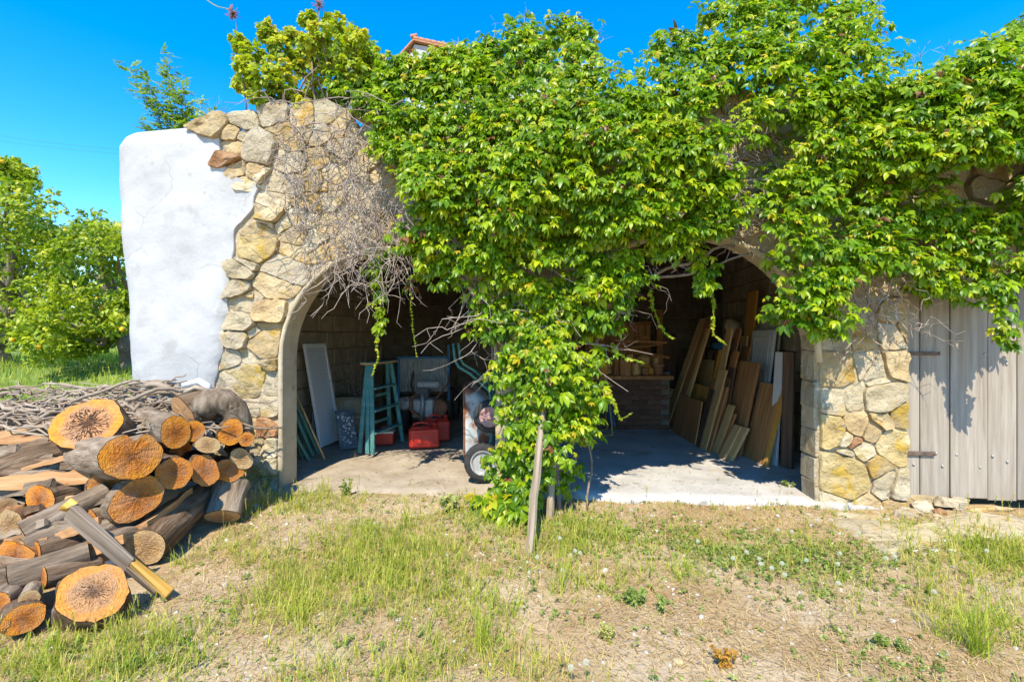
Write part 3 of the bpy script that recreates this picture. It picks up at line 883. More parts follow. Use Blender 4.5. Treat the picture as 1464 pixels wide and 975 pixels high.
def build_leaves(root, name, w, Yd, Zd, sc, tn, front, mat, tmpl, rs, npart=300, part='leaf', stuff='foliage'):
    base = np.array(root.location)
    w = w - base
    rot = frames(Yd, Zd); pick = rs.randint(0, len(tmpl), len(w))
    dist = np.linalg.norm(w + base - np.array([0, 0, H]), axis=1)
    score = sc / dist + .006 * front
    order = np.argsort(-score)
    sel = order[:npart]; rest = order[npart:]
    me_t = []
    for V, T in tmpl:
        me = mesh_np(part, V, T, True); me.materials.append(mat); me_t.append(me)
    for i in sel:
        m = Matrix.Identity(4)
        for a in range(3):
            for b in range(3): m[a][b] = rot[i][a][b] * sc[i]
            m[a][3] = w[i][a]
        o = link(part, me_t[pick[i]], root, None, m); o['tint'] = float(tn[i])
    V, T, A = scatter(tmpl, w[rest], rot[rest], sc[rest], tn[rest], pick[rest])
    o = link(stuff, mesh_np(stuff, V, T, True, A), root, mat); o['kind'] = 'stuff'
    return o

def wander(p, q, n, amp, rng, sag=0.0):
    p = Vector(p); q = Vector(q); o = rng.uniform(0, 99)
    pts = []
    for i in range(n + 1):
        t = i / n
        e = math.sin(math.pi * t) ** .5 if 0 < t < 1 else 0
        c = p.lerp(q, t) + Vector((mnoise.noise(Vector((t * 3, o, 1))), mnoise.noise(Vector((t * 3, o, 5))), mnoise.noise(Vector((t * 3, o, 9))))) * amp * e * 2
        c.z -= sag * math.sin(math.pi * t)
        pts.append(c)
    return pts

rsv = np.random.RandomState(21)
PALM = [palmate(rsv, 5) for _ in range(8)] + [palmate(rsv, 4, spread=50) for _ in range(2)]
def strand_clumps(px0, py0, px1, py1, n, v):
    out = []
    for i in range(n):
        t = i / max(1, n - 1); px = px0 + (px1 - px0) * t + 3 * math.sin(i * 1.7); py = py0 + (py1 - py0) * t
        u, z = PW(px, py, v); out.append((u, v, z, px, py))
    return out
# --- main vine over the pillar between the arches
VA = thing('climbing_vine', 'large green creeper draped over the pillar between the two arches', 'vine', WL(.12, -.25, 0))
cl = vine_clumps(VINE_A, 400, rsv) + vine_clumps([(560, 100), (590, 88), (640, 74), (700, 58), (720, 120), (560, 140)], 50, rsv)
w = leaf_cloud(cl, 40, rsv)
inner = [(u, v + .22, z, a, b) for (u, v, z, a, b) in vine_clumps(VINE_A, 130, rsv)]
w2 = leaf_cloud(inner, 26, rsv, young=.02)
hang = strand_clumps(540, 370, 546, 470, 10, -.08) + strand_clumps(598, 395, 588, 410, 2, -.2) + strand_clumps(562, 355, 530, 385, 4, -.1)
w3 = leaf_cloud(hang, 6, rsv, rad=(.05, .09), size=(.06, .09), young=.1)
low = [(u, v, z, a, b) for (u, v, z, a, b) in vine_clumps([(690, 700), (735, 640), (760, 690), (748, 752), (715, 765), (668, 742)], 12, rsv)]
low = [(u, v - .15, max(z, .12), a, b) for (u, v, z, a, b) in low]
w4 = leaf_cloud(low, 16, rsv, rad=(.08, .16), size=(.085, .125), young=.45)
WVA = [np.concatenate(t) for t in zip(w, w2, w3, w4)]
build_leaves(VA, 'leaf', *WVA, M_VINE, PALM, rsv)
# --- second vine to the right
VBt = thing('climbing_vine', 'green creeper hanging over the top of the plank door and stone pier', 'vine', WL(2.9, -.1, 0))
cl = vine_clumps(VINE_B, 400, rsv)
w = leaf_cloud(cl, 36, rsv)
inner = [(u, v + .22, z, a, b) for (u, v, z, a, b) in vine_clumps(VINE_B, 120, rsv)]
w2 = leaf_cloud(inner, 24, rsv, young=.02)
hang = strand_clumps(985, 345, 1010, 405, 6, -.25) + strand_clumps(1420, 410, 1442, 490, 8, -.3) + strand_clumps(1160, 440, 1175, 475, 4, -.5) + strand_clumps(1015, 375, 1005, 415, 4, -.25)
w3 = leaf_cloud(hang, 8, rsv, rad=(.06, .12), size=(.06, .095), young=.35)
WVB = [np.concatenate(t) for t in zip(w, w2, w3)]
build_leaves(VBt, 'leaf', *WVB, M_VINE, PALM, rsv)

# --- woody stems, trailing shoots and dry twigs of the vines
rg = random.Random(4)
def stem(root, name, pts, r0, r1, mat, n=6):
    base = Vector(root.location)
    k = len(pts)
    MB().tube([Vector(p) - base for p in pts], [r0 + (r1 - r0) * i / (k - 1) for i in range(k)], n, wob=.12).build(name, mat, root)
def PWL(px, py, v):
    u, z = PW(px, py, v); return WL(u, v, z)
for (a, b, v0, v1, r0, r1) in [((768, 735), (790, 380), -.45, -.18, .034, .02), ((800, 725), (760, 360), -.35, -.15, .028, .016), ((815, 700), (830, 380), -.25, -.15, .022, .014), ((745, 720), (730, 420), -.3, -.12, .02, .012), ((728, 700), (700, 350), -.2, -.12, .016, .012), ((840, 690), (856, 470), -.3, -.2, .012, .008), ((785, 735), (812, 470), -.5, -.3, .012, .008)]:
    p0 = PWL(a[0], a[1], v0); p0.z = -.03
    stem(VA, 'woody_stem', wander(p0, PWL(b[0], b[1], v1), 14, .09, rg), r0, r1, M_STEM)
stem(VA, 'woody_stem', wander(PWL(850, 492, -.25), PWL(905, 420, -.3), 8, .03, rg) + wander(PWL(910, 412, -.3), PWL(1050, 352, -.2), 10, .04, rg, -.04), .016, .014, M_STEM)
stem(VA, 'woody_stem', wander(PWL(915, 400, -.3), PWL(1075, 362, -.15), 10, .03, rg, .05), .014, .01, M_STEM)
for (a, b) in [((1040, 150), (1060, 330)), ((1068, 160), (1048, 320)), ((1080, 180), (1090, 320)), ((1056, 170), (1085, 240)), ((1085, 200), (1110, 260)), ((1050, 250), (1070, 320))]:
    stem(VBt, 'woody_stem', wander(PWL(*a, -.12), PWL(*b, -.18), 9, .07, rg), .014, .009, M_STEM)
for (a, b) in [((1205, 390), (1250, 470)), ((1250, 385), (1215, 500)), ((1190, 430), (1290, 425)), ((1260, 380), (1300, 450)), ((1212, 440), (1262, 500)), ((1225, 380), (1250, 440)), ((1180, 470), (1205, 520)), ((1290, 400), (1340, 420)), ((1215, 400), (1325, 395)), ((1228, 400), (1190, 470)), ((1245, 395), (1300, 480)), ((1275, 390), (1240, 455)), ((1205, 515), (1220, 480))]:
    stem(VBt, 'dry_stem', wander(PWL(*a, -.16), PWL(*b, -.13), 9, .05, rg), .009, .006, M_TWIG, 5)
def twig_tangle(root, name, n, region, v, length, thick, rg_, mat, down=.7):
    mb = MB(); base = Vector(root.location)
    for i in range(n):
        for _ in range(40):
            px = rg_.uniform(*region[0]); py = rg_.uniform(*region[1])
            if region[2](px, py): break
        u, z = PW(px, py, v)
        L_ = rg_.uniform(*length); a = rg_.gauss(0, .7)
        vv = v + rg_.uniform(-.16, .06)
        p = WL(u, vv, z); q = WL(u + math.sin(a) * L_, vv + rg_.uniform(-.14, .05), z - math.cos(a) * L_ * down)
        pts = wander(p, q, 7, .07, rg_)
        r_ = rg_.uniform(*thick)
        mb.tube([x - base for x in pts], [r_ * (1 - .6 * k / 7) for k in range(8)], 4, cap=False)
        for j in range(rg_.randint(0, 2)):
            s_ = pts[rg_.randint(2, 6)]; e_ = s_ + Vector((rg_.uniform(-.13, .13), rg_.uniform(-.07, .03), rg_.uniform(-.16, .05)))
            mb.tube([x - base for x in wander(s_, e_, 3, .02, rg_)], [r_ * .6, r_ * .5, r_ * .4, r_ * .25], 3, cap=False)
    o = mb.build(name, mat, root); o['kind'] = 'stuff'; return o
# dry twigs over the stones left of the left arch
twig_tangle(VA, 'dry_twigs', 260, ((385, 590), (140, 400), lambda x, y: y < 150 + (x - 380) * 2.2 + 140 and y > 130 and (x - 380) > -10 and not (x < 430 and y > 300)), -.11, (.3, .85), (.003, .0075), rg, M_TWIG)
twig_tangle(VA, 'dry_twigs', 55, ((480, 590), (250, 370), lambda x, y: True), -.16, (.25, .55), (.003, .006), rg, M_TWIG)
twig_tangle(VA, 'dry_twigs', 85, ((650, 790), (350, 520), lambda x, y: x > 650 + (y - 360) * .45), -.38, (.35, .95), (.003, .0075), rg, M_TWIG)
twig_tangle(VA, 'dry_twigs', 40, ((860, 960), (330, 460), lambda x, y: x + y * .6 < 1170), -.35, (.2, .5), (.002, .004), rg, M_TWIG)
twig_tangle(VBt, 'dry_twigs', 90, ((1030, 1110), (140, 330), lambda x, y: True), -.16, (.25, .6), (.002, .006), rg, M_TWIG)
twig_tangle(VBt, 'dry_twigs', 46, ((1185, 1310), (380, 480), lambda x, y: True), -.14, (.2, .5), (.002, .005), rg, M_TWIG, .5)
# shoots with small leaves that hang free in the openings
SM = [palmate(rsv, 5, 1.0, .45, 60, .3) for _ in range(4)]
def shoot(root, pts_px, v, n=26, s=(.028, .05)):
    base = Vector(root.location)
    pts = [PWL(x, y, v) for x, y in pts_px]
    out = []
    for a, b in zip(pts[:-1], pts[1:]): out += wander(a, b, 6, .012, rg)[:-1]
    out.append(pts[-1])
    MB().tube([p - base for p in out], [.0045 - .003 * i / len(out) for i in range(len(out))], 4).build('trailing_shoot', M_TENDRIL, root)
    P_, Y_, Z_, S_, T_ = [], [], [], [], []
    for i in range(n):
        t = i / n * (len(out) - 1); k = int(t); p = out[k].lerp(out[min(k + 1, len(out) - 1)], t - k)
        P_.append(np.array(p - base)); Y_.append(np.array([rg.uniform(-1, 1), rg.uniform(-1, .3), rg.uniform(-1, .1)])); Z_.append(np.array([rg.uniform(-.4, .4), -.8, .7]))
        S_.append(rg.uniform(*s) * (1.2 - .6 * i / n)); T_.append(rg.uniform(.4, .9))
    V, T, A = scatter(SM, np.array(P_), frames(np.array(Y_), np.array(Z_)), np.array(S_), np.array(T_), rsv.randint(0, len(SM), n))
    o = link('shoot_leaves', mesh_np('shoot_leaves', V, T, True, A), root, M_VINE); o['kind'] = 'stuff'
shoot(VA, [(540, 440), (538, 480), (540, 512), (530, 540)], -.1, 22)
shoot(VA, [(583, 385), (588, 420), (590, 470), (597, 512)], .15, 30, (.022, .04))
shoot(VA, [(928, 415), (938, 450), (950, 475), (966, 484)], -.1, 22)
shoot(VBt, [(1018, 410), (1020, 450), (1022, 480), (1040, 494)], -.15, 22)
shoot(VA, [(872, 560), (880, 580), (886, 598), (905, 590)], -.3, 14)
shoot(VA, [(875, 490), (885, 505), (905, 515), (922, 520)], -.3, 14)
shoot(VBt, [(1425, 440), (1435, 470), (1442, 495)], -.35, 18)
# two old posts the vine leans on
POST = wood('old_post', (0.20, 0.145, 0.09), (0.34, 0.26, 0.17), (0.46, 0.38, 0.27), rough=0.9, bump=0.8)
def board(name, bl, br, tl, th, mat, label=None, cat=None, group=None, parent=None, bev=.004, jit=.0, top=0.0):
    bl, br, tl = Vector(bl), Vector(br), Vector(tl)
    x = br - bl; w_ = x.length; z = tl - bl; z = z - x.normalized() * z.dot(x.normalized()) ; h_ = z.length
    m = frame_mtx(bl + x * .5, x, z)
    o = MB().box(-w_ / 2, w_ / 2, -th / 2, th / 2, 0, h_, bev=bev, jit=jit).build(name, mat, parent, m)
    if label: setp(o, label, cat, group)
    return o, m, w_, h_
def post(pb, pt, r0, label):
    pb, pt = Vector(pb), Vector(pt)
    n = 10; mb = MB()
    L_ = (pt - pb).length
    mb.tube([(0.02 * mnoise.noise(Vector((i * .5, r0 * 90, 0))), 0, L_ * i / n) for i in range(n + 1)], [r0 * (1 - .15 * i / n) for i in range(n + 1)], 7, wob=.1, smooth=False)
    o = mb.build('wooden_post', POST, None, frame_z(pb, pt - pb, Vector((1, 0, 0)))); setp(o, label, 'post', 'old posts under the vine')
pb = G(756, 792, .0); pb.z = -.05
post(pb, PWL(780, 540, -.45), .034, 'split grey timber post leaning forward out of the creeper')
pb = G(785, 742); pb.z = -.05
post(pb, PWL(797, 545, -.42), .034, 'short weathered timber post set behind the leaning one under the creeper')
# ================================================================== firewood pile
def cut_mat(name, rim, mid, core, crack, rings=13.0):
    m, nt, b = _new(name); L = nt.links.new
    tc = _n(nt, 'ShaderNodeTexCoord'); oi = _n(nt, 'ShaderNodeObjectInfo')
    cb = _n(nt, 'ShaderNodeCombineXYZ'); L(oi.outputs['Random'], cb.inputs[2])
    sc = _n(nt, 'ShaderNodeVectorMath', operation='MULTIPLY_ADD'); L(cb.outputs[0], sc.inputs[0]); sc.inputs[1].default_value = (0, 0, 60); 
    sep = _n(nt, 'ShaderNodeSeparateXYZ'); L(tc.outputs['Object'], sep.inputs[0])
    fl = _n(nt, 'ShaderNodeCombineXYZ'); L(sep.outputs['X'], fl.inputs[0]); L(sep.outputs['Y'], fl.inputs[1])
    L(fl.outputs[0], sc.inputs[2])
    nz = _n(nt, 'ShaderNodeTexNoise'); nz.inputs['Scale'].default_value = 2.2; nz.inputs['Detail'].default_value = 6; L(sc.outputs[0], nz.inputs['Vector'])
    ln = _n(nt, 'ShaderNodeVectorMath', operation='LENGTH'); L(fl.outputs[0], ln.inputs[0])
    # wobbling radius
    wob = _n(nt, 'ShaderNodeMath', operation='MULTIPLY_ADD'); L(nz.outputs[0], wob.inputs[0]); wob.inputs[1].default_value = .55; L(ln.outputs['Value'], wob.inputs[2])
    sub = _n(nt, 'ShaderNodeMath', operation='SUBTRACT'); L(wob.outputs[0], sub.inputs[0]); sub.inputs[1].default_value = .27
    rp = _ramp(nt, [(0.0, core), (0.35, mid), (0.62, mid), (0.78, rim), (1.0, rim)]); L(sub.outputs[0], rp.inputs[0])
    # rings
    mu = _n(nt, 'ShaderNodeMath', operation='MULTIPLY'); L(sub.outputs[0], mu.inputs[0]); mu.inputs[1].default_value = rings * 6.283
    si = _n(nt, 'ShaderNodeMath', operation='SINE'); L(mu.outputs[0], si.inputs[0])
    mr = _n(nt, 'ShaderNodeMapRange'); mr.inputs['From Min'].default_value = -1; mr.inputs['To Min'].default_value = .88; mr.inputs['To Max'].default_value = 1.04; L(si.outputs[0], mr.inputs['Value'])
    n2 = _n(nt, 'ShaderNodeTexNoise'); n2.inputs['Scale'].default_value = 9; n2.inputs['Detail'].default_value = 6; L(sc.outputs[0], n2.inputs['Vector'])
    m2 = _n(nt, 'ShaderNodeMapRange'); m2.inputs['From Min'].default_value = .3; m2.inputs['From Max'].default_value = .7; m2.inputs['To Min'].default_value = .72; m2.inputs['To Max'].default_value = 1.12; L(n2.outputs[0], m2.inputs['Value'])
    vm = _n(nt, 'ShaderNodeMath', operation='MULTIPLY'); L(mr.outputs[0], vm.inputs[0]); L(m2.outputs[0], vm.inputs[1])
    h = _n(nt, 'ShaderNodeHueSaturation'); L(vm.outputs[0], h.inputs['Value']); L(rp.outputs[0], h.inputs['Color'])
    # radial checks: noise that depends mostly on the angle
    nr = _n(nt, 'ShaderNodeVectorMath', operation='NORMALIZE'); L(fl.outputs[0], nr.inputs[0])
    na = _n(nt, 'ShaderNodeVectorMath', operation='MULTIPLY_ADD'); L(fl.outputs[0], na.inputs[0]); na.inputs[1].default_value = (.7, .7, 0)
    nb = _n(nt, 'ShaderNodeVectorMath', operation='MULTIPLY_ADD'); L(nr.outputs[0], nb.inputs[0]); nb.inputs[1].default_value = (1, 1, 1)
    cb2 = _n(nt, 'ShaderNodeVectorMath', operation='MULTIPLY'); L(cb.outputs[0], cb2.inputs[0]); cb2.inputs[1].default_value = (0, 0, 60)
    L(cb2.outputs[0], nb.inputs[2]); L(nb.outputs[0], na.inputs[2])
    n3 = _n(nt, 'ShaderNodeTexNoise'); n3.inputs['Scale'].default_value = 5.5; n3.inputs['Detail'].default_value = 2; L(na.outputs[0], n3.inputs['Vector'])
    # crack where |noise-.5| is small, fading to the rim
    s5 = _n(nt, 'ShaderNodeMath', operation='SUBTRACT'); L(n3.outputs[0], s5.inputs[0]); s5.inputs[1].default_value = .5
    ab = _n(nt, 'ShaderNodeMath', operation='ABSOLUTE'); L(s5.outputs[0], ab.inputs[0])
    wd_ = _n(nt, 'ShaderNodeMapRange'); wd_.inputs['From Min'].default_value = 0.0; wd_.inputs['From Max'].default_value = .72; wd_.inputs['To Min'].default_value = crack; wd_.inputs['To Max'].default_value = -.005; L(wob.outputs[0], wd_.inputs['Value'])
    wd_.inputs['From Min'].default_value = .25; wd_.inputs['From Max'].default_value = 1.0
    lt = _n(nt, 'ShaderNodeMath', operation='LESS_THAN'); L(ab.outputs[0], lt.inputs[0]); L(wd_.outputs[0], lt.inputs[1])
    n7 = _n(nt, 'ShaderNodeTexNoise'); n7.inputs['Scale'].default_value = 1.4; n7.inputs['Detail'].default_value = 5; of7 = _n(nt, 'ShaderNodeVectorMath', operation='ADD'); of7.inputs[1].default_value = (3.3, 8.1, 2.2); L(sc.outputs[0], of7.inputs[0]); L(of7.outputs[0], n7.inputs['Vector'])
    r7 = _ramp(nt, [(0.42, (0, 0, 0)), (0.7, (.4, .4, .4))]); L(n7.outputs[0], r7.inputs[0])
    g7 = _n(nt, 'ShaderNodeMix', data_type='RGBA'); L(r7.outputs[0], g7.inputs['Factor']); L(h.outputs[0], g7.inputs['A']); g7.inputs['B'].default_value = (.36, .25, .16, 1)
    ms = _n(nt, 'ShaderNodeMapping'); ms.inputs['Scale'].default_value = (1.5, 26, 1); ms.inputs['Rotation'].default_value = (0, 0, .5); L(sc.outputs[0], ms.inputs[0])
    n8 = _n(nt, 'ShaderNodeTexNoise'); n8.inputs['Scale'].default_value = 1.0; n8.inputs['Detail'].default_value = 3; L(ms.outputs[0], n8.inputs['Vector'])
    m8 = _n(nt, 'ShaderNodeMapRange'); m8.inputs['From Min'].default_value = .3; m8.inputs['From Max'].default_value = .7; m8.inputs['To Min'].default_value = .8; m8.inputs['To Max'].default_value = 1.12; L(n8.outputs[0], m8.inputs['Value'])
    h8 = _n(nt, 'ShaderNodeHueSaturation'); L(g7.outputs['Result'], h8.inputs['Color']); L(m8.outputs[0], h8.inputs['Value'])
    mx = _n(nt, 'ShaderNodeMix', data_type='RGBA'); L(lt.outputs[0], mx.inputs['Factor']); L(h8.outputs[0], mx.inputs['A']); mx.inputs['B'].default_value = (.05, .025, .012, 1)
    L(mx.outputs['Result'], b.inputs['Base Color'])
    b.inputs['Roughness'].default_value = .8; b.inputs['Specular IOR Level'].default_value = .2
    inv = _n(nt, 'ShaderNodeMath', operation='SUBTRACT'); L(vm.outputs[0], inv.inputs[0]); L(lt.outputs[0], inv.inputs[1])
    bp = _n(nt, 'ShaderNodeBump'); bp.inputs['Strength'].default_value = .6; bp.inputs['Distance'].default_value = .02
    L(inv.outputs[0], bp.inputs['Height']); L(bp.outputs[0], b.inputs['Normal'])
    return m
CUT_O = cut_mat('cut_orange', (0.68, 0.245, 0.022), (0.55, 0.175, 0.022), (0.38, 0.12, 0.022), .03)
CUT_C = cut_mat('cut_cracked', (0.66, 0.255, 0.03), (0.50, 0.23, 0.09), (0.34, 0.15, 0.06), .14)
CUT_H = cut_mat('cut_hollow', (0.66, 0.265, 0.04), (0.52, 0.255, 0.10), (0.20, 0.10, 0.05), .05)
CUT_R = cut_mat('cut_reddish', (0.60, 0.215, 0.035), (0.48, 0.155, 0.028), (0.34, 0.11, 0.025), .025)
CUT_P = cut_mat('cut_pale', (0.62, 0.40, 0.18), (0.52, 0.30, 0.12), (0.40, 0.22, 0.09), .02)
BARK = surf('bark', [(0.28, (0.065, 0.04, 0.023)), (0.5, (0.19, 0.12, 0.07)), (0.72, (0.35, 0.25, 0.165))], scale=2.2, detail=8, rough=.95, bump=1.0, bscale=5, stretch=(9, 9, 1.6), vary=.2, dist=.03, spec=.1)
BARK_G = surf('bark_grey', [(0.28, (0.10, 0.068, 0.042)), (0.5, (0.26, 0.19, 0.125)), (0.72, (0.43, 0.34, 0.245))], scale=2.2, detail=8, rough=.95, bump=.9, bscale=5, stretch=(9, 9, 1.6), vary=.2, dist=.025, spec=.1)
SPLIT = wood('split_wood', (0.26, 0.12, 0.045), (0.42, 0.22, 0.09), (0.56, 0.36, 0.18), rough=.8, bump=.8)
LOGGRP = 'firewood logs in the pile'
def PLAINL(r, cut, bark, z, bend):
    return ('thick' if r > .085 else 'slim' if r < .068 else 'medium') + (' grey' if bark is BARK_G else ' dark brown') + (' crooked' if abs(bend) > .03 else ' straight') + (' orange-cut' if cut is CUT_O else ' pale-cut') + ' log lying ' + ('at the bottom of' if z < .25 else 'halfway up' if z < .6 else 'near the top of') + ' the firewood pile'
def log(A, B, r, label, cut=CUT_O, bark=BARK, shape=None, bend=0.0, taper=.92, group=LOGGRP, name='log', nseg=16, ns=36, flare=0.0, rough_=.10):
    A, B = Vector(A), Vector(B); ax = B - A; Ln = ax.length
    ref = Vector((1, 0, 0)) if abs(ax.normalized().x) < .95 else Vector((0, 1, 0))
    up = Vector((0, 0, 1))
    z = ax.normalized()
    x = (up.cross(z)) if abs(z.z) < .9 else Vector((1, 0, 0))
    x = (x - z * x.dot(z)).normalized()
    m = frame_mtx(A, x, z)
    o_ = RNG.uniform(0, 99)
    def f(q):
        v = 1 + .09 * mnoise.noise(Vector((math.cos(q) * 1.2, math.sin(q) * 1.2, o_))) + .04 * mnoise.noise(Vector((math.cos(q) * 4, math.sin(q) * 4, o_)))
        if shape: v *= shape(q)
        return v
    vs = []; fs = []
    for i in range(nseg + 1):
        t = i / nseg; rr = r * (1 + (taper - 1) * t) * (1 + flare * (t ** 3))
        bx = bend * math.sin(math.pi * t) * Ln
        for k in range(ns):
            q = 2 * math.pi * k / ns
            e = f(q) * rr * (1 + rough_ * mnoise.noise(Vector((math.cos(q) * 3.2, math.sin(q) * 3.2, t * Ln * 5 + o_))) * (1 if 0 < i < nseg else .4))
            if ns > 12:
                g_ = abs(mnoise.noise(Vector((math.cos(q) * 5.5, math.sin(q) * 5.5, t * Ln * 3.0 + o_)))); e *= 1 + (.10 * g_ - .03) * (1 if 0 < i < nseg else .5)
            if 0 < i < nseg: e *= 1.03
            vs.append((e * math.cos(q), e * math.sin(q) + bx, t * Ln))
    for i in range(nseg):
        for k in range(ns):
            a = i * ns + k; b = i * ns + (k + 1) % ns; fs.append([a, b, b + ns, a + ns])
    L_ = link(name, mesh_py('log', vs, fs, True), None, bark, m)
    setp(L_, label, 'log', group)
    for i, zz in ((0, -.004), (nseg, .004)):
        ring = [(vs[i * ns + k][0] / r * .985, (vs[i * ns + k][1]) / r * .985, 0) for k in range(ns)]
        mid_ = [(p[0] * .5, p[1] * .5, .04 * mnoise.noise(Vector((p[0] * 3, p[1] * 3, o_)))) for p in ring]
        vv = ring + mid_ + [(0, 0, 0)]
        ff = [[k, (k + 1) % ns, ns + (k + 1) % ns, ns + k] for k in range(ns)] + [[ns + k, ns + (k + 1) % ns, 2 * ns] for k in range(ns)]
        if i == 0: ff = [q_[::-1] for q_ in ff]
        tz = vs[i * ns][2]
        link('cut_face', mesh_py('cut_face', vv, ff, False), L_, cut, Matrix.Translation((0, 0, tz + zz)) @ Matrix.Diagonal((r, r, r, 1)))
    return L_
def heart(q): return 1 - .42 * math.exp(-(((q - 1.75 + math.pi) % (2 * math.pi) - math.pi) / .33) ** 2) + .05 * math.cos(2 * (q - .2))
def oval(k, a=0.0): return lambda q: 1 + k * math.cos(2 * (q - a))
# notable logs
c = P(125, 606, 3.68); nrm = Vector((.16, -.80, .60)).normalized()
log(c, c - nrm * .30, .225, 'wide round slice with a black star-shaped crack on top of the pile', CUT_C, BARK, oval(.06), group=None)
log(P(189, 651, 3.30), P(132, 652, 3.75), .172, 'thick log with a heart-shaped orange cut end', CUT_O, BARK_G, heart, group=None)
c = P(134, 846, 2.60); nrm = Vector((.22, -.42, .80)).normalized()
log(c, Vector((c.x - .14, c.y + .16, -.06)), .158, 'stump with hollow centre standing on the ground before the pile', CUT_H, BARK, oval(.05, 1), flare=.12, taper=1.04, group=None, rough_=.14)
bpy.context.view_layer.update()
log(P(249, 676, 3.55), P(232, 664, 4.15), .115, 'round log with dull orange cut end beside the heart-shaped one', CUT_R, BARK, group=None)
log(P(196, 713, 3.35), P(150, 712, 3.85), .148, 'oval orange cut end of a log under the heart-shaped one', CUT_R, BARK_G, oval(.16, 2.6), group=None)
log(P(292, 672, 3.85), P(275, 662, 4.4), .112, 'knobbly log with rotted lower edge and small orange cut', CUT_R, BARK, oval(.15, 1.2), group=None, rough_=.2)
log(P(327, 672, 4.05), P(310, 664, 4.6), .105, 'rough reddish log end next to the pile edge by the wall', CUT_R, BARK, oval(.12, .4), group=None, rough_=.2)
log(P(276, 616, 3.85), P(262, 606, 4.4), .082, 'small round bright orange cut end high in the pile', CUT_O, BARK, group=None)
log(P(251, 618, 3.75), P(205, 600, 4.3), .115, 'log with tall narrow orange cut end high in the pile', CUT_O, BARK_G, oval(.12, 1.5), group=None)
log(P(297, 636, 3.85), P(285, 630, 4.4), .075, 'small brown cut end wedged under the bright orange one', CUT_P, BARK, oval(.2, .3), group=None)
log(P(330, 618, 4.0), P(318, 610, 4.55), .098, 'orange cut end of twin-stemmed log at the pile edge', CUT_O, BARK, oval(.14, 1.9), group=None)
log(P(352, 628, 4.05), P(342, 618, 4.55), .06, 'thin twin stem with orange cut at the pile edge', CUT_O, BARK, group=None)
log(P(345, 655, 4.1), P(335, 640, 4.6), .085, 'dark gnarled log end leaning on the stone wall', CUT_P, BARK, oval(.2, .9), group=None, rough_=.25)
log(P(318, 738, 3.95), P(330, 692, 4.15), .115, 'short bark-covered chunk on the ground at the foot of the stone wall', CUT_P, BARK_G, oval(.1), group=None, flare=.25)
log(P(208, 782, 3.30), P(292, 706, 4.15), .125, 'long thick log lying on the ground along the pile edge', CUT_P, BARK, group=None, taper=.85)
log(P(262, 590, 4.05), P(300, 578, 4.25), .13, 'split half log with brown face near the top by the wall', SPLIT, BARK, oval(.25, .8), group=None)
# bent log on top
def bent():
    mb = MB(); pts = [P(288, 588, 4.1), P(302, 572, 4.12), P(320, 572, 4.15), P(335, 585, 4.2), P(342, 605, 4.22), P(345, 625, 4.25)]
    base = pts[0].copy()
    fine = []
    for a, b in zip(pts[:-1], pts[1:]): fine += [a.lerp(b, t) for t in (0, .5)]
    fine.append(pts[-1])
    mb.tube([p - base for p in fine], [.105 + .012 * mnoise.noise(Vector((i, 0, 3))) for i in range(len(fine))], 14, wob=.05)
    o = mb.build('bent_log', BARK_G, None, Matrix.Translation(base)); setp(o, 'bent grey log curving over the pile edge by the wall', 'log')
    ring = MB().lathe([(.001, 0), (.5, .02), (.98, 0)], 14); t = (fine[0] - fine[1]).normalized()
    ring.build('cut_face', CUT_P, o, frame_mtx(fine[0] - base + t * .004, Vector((1, 0, 0)), t) @ Matrix.Diagonal((.10, .10, .10, 1)))
bent()
# lengthwise logs of the near slope
near = [((-30, 684, 3.55), (112, 634, 3.75), .075), ((18, 690, 3.5), (128, 652, 3.75), .06), ((32, 762, 3.1), (152, 702, 3.45), .085), ((30, 786, 3.0), (128, 742, 3.35), .07), ((52, 792, 3.0), (118, 776, 3.2), .07),
        ((14, 828, 2.75), (128, 790, 2.98), .082), ((-40, 806, 2.95), (40, 790, 3.1), .07), ((-5, 862, 2.62), (28, 842, 2.8), .06), ((-60, 770, 3.1), (30, 765, 3.3), .075), ((-50, 715, 3.4), (20, 700, 3.55), .07),
        ((-60, 735, 3.25), (40, 722, 3.4), .06), ((-40, 655, 3.75), (60, 632, 3.95), .07), ((120, 770, 3.15), (196, 735, 3.5), .07), ((130, 742, 3.3), (200, 725, 3.6), .06), ((60, 640, 3.8), (125, 650, 3.9), .06), ((-70, 838, 2.8), (10, 822, 2.95), .07),
        ((150, 690, 3.45), (128, 682, 3.9), .10), ((-80, 880, 2.55), (-5, 878, 2.7), .07), ((62, 826, 2.78), (140, 806, 3.0), .06), ((75, 806, 2.92), (160, 790, 3.15), .05), ((40, 812, 2.85), (100, 822, 2.9), .045), ((150, 772, 3.15), (205, 760, 3.4), .05)]
for i, (a, b, r) in enumerate(near):
    r *= RNG.uniform(.92, 1.08); ct = RNG.choice([CUT_P, CUT_O]); bk_ = RNG.choice([BARK, BARK_G, BARK_G]); be = RNG.uniform(-.06, .06)
    log(P(*a), P(*b), r, PLAINL(r, ct, bk_, P(*a).z, be), ct, bk_, oval(RNG.uniform(0, .12), RNG.uniform(0, 3)), bend=be, nseg=12, ns=22)
log(P(34, 884, 2.48), P(25, 868, 2.75), .078, 'small log with orange oval cut end lying beside the standing stump', CUT_O, BARK, oval(.12), group=None, ns=16)
log(P(8, 724, 3.25), P(-30, 716, 3.5), .058, 'thin log with pale yellow cut end under the split slab', CUT_P, BARK_G, group=None, ns=14)
log(P(42, 856, 2.60), P(50, 838, 2.8), .045, 'stubby log with pale cut end between stump and pile', CUT_P, BARK_G, group=None, ns=14)
log(P(58, 712, 3.28), P(105, 700, 3.5), .10, 'knotty stub with yellow heartwood patch', CUT_O, BARK, oval(.2, .2), group=None, rough_=.3)
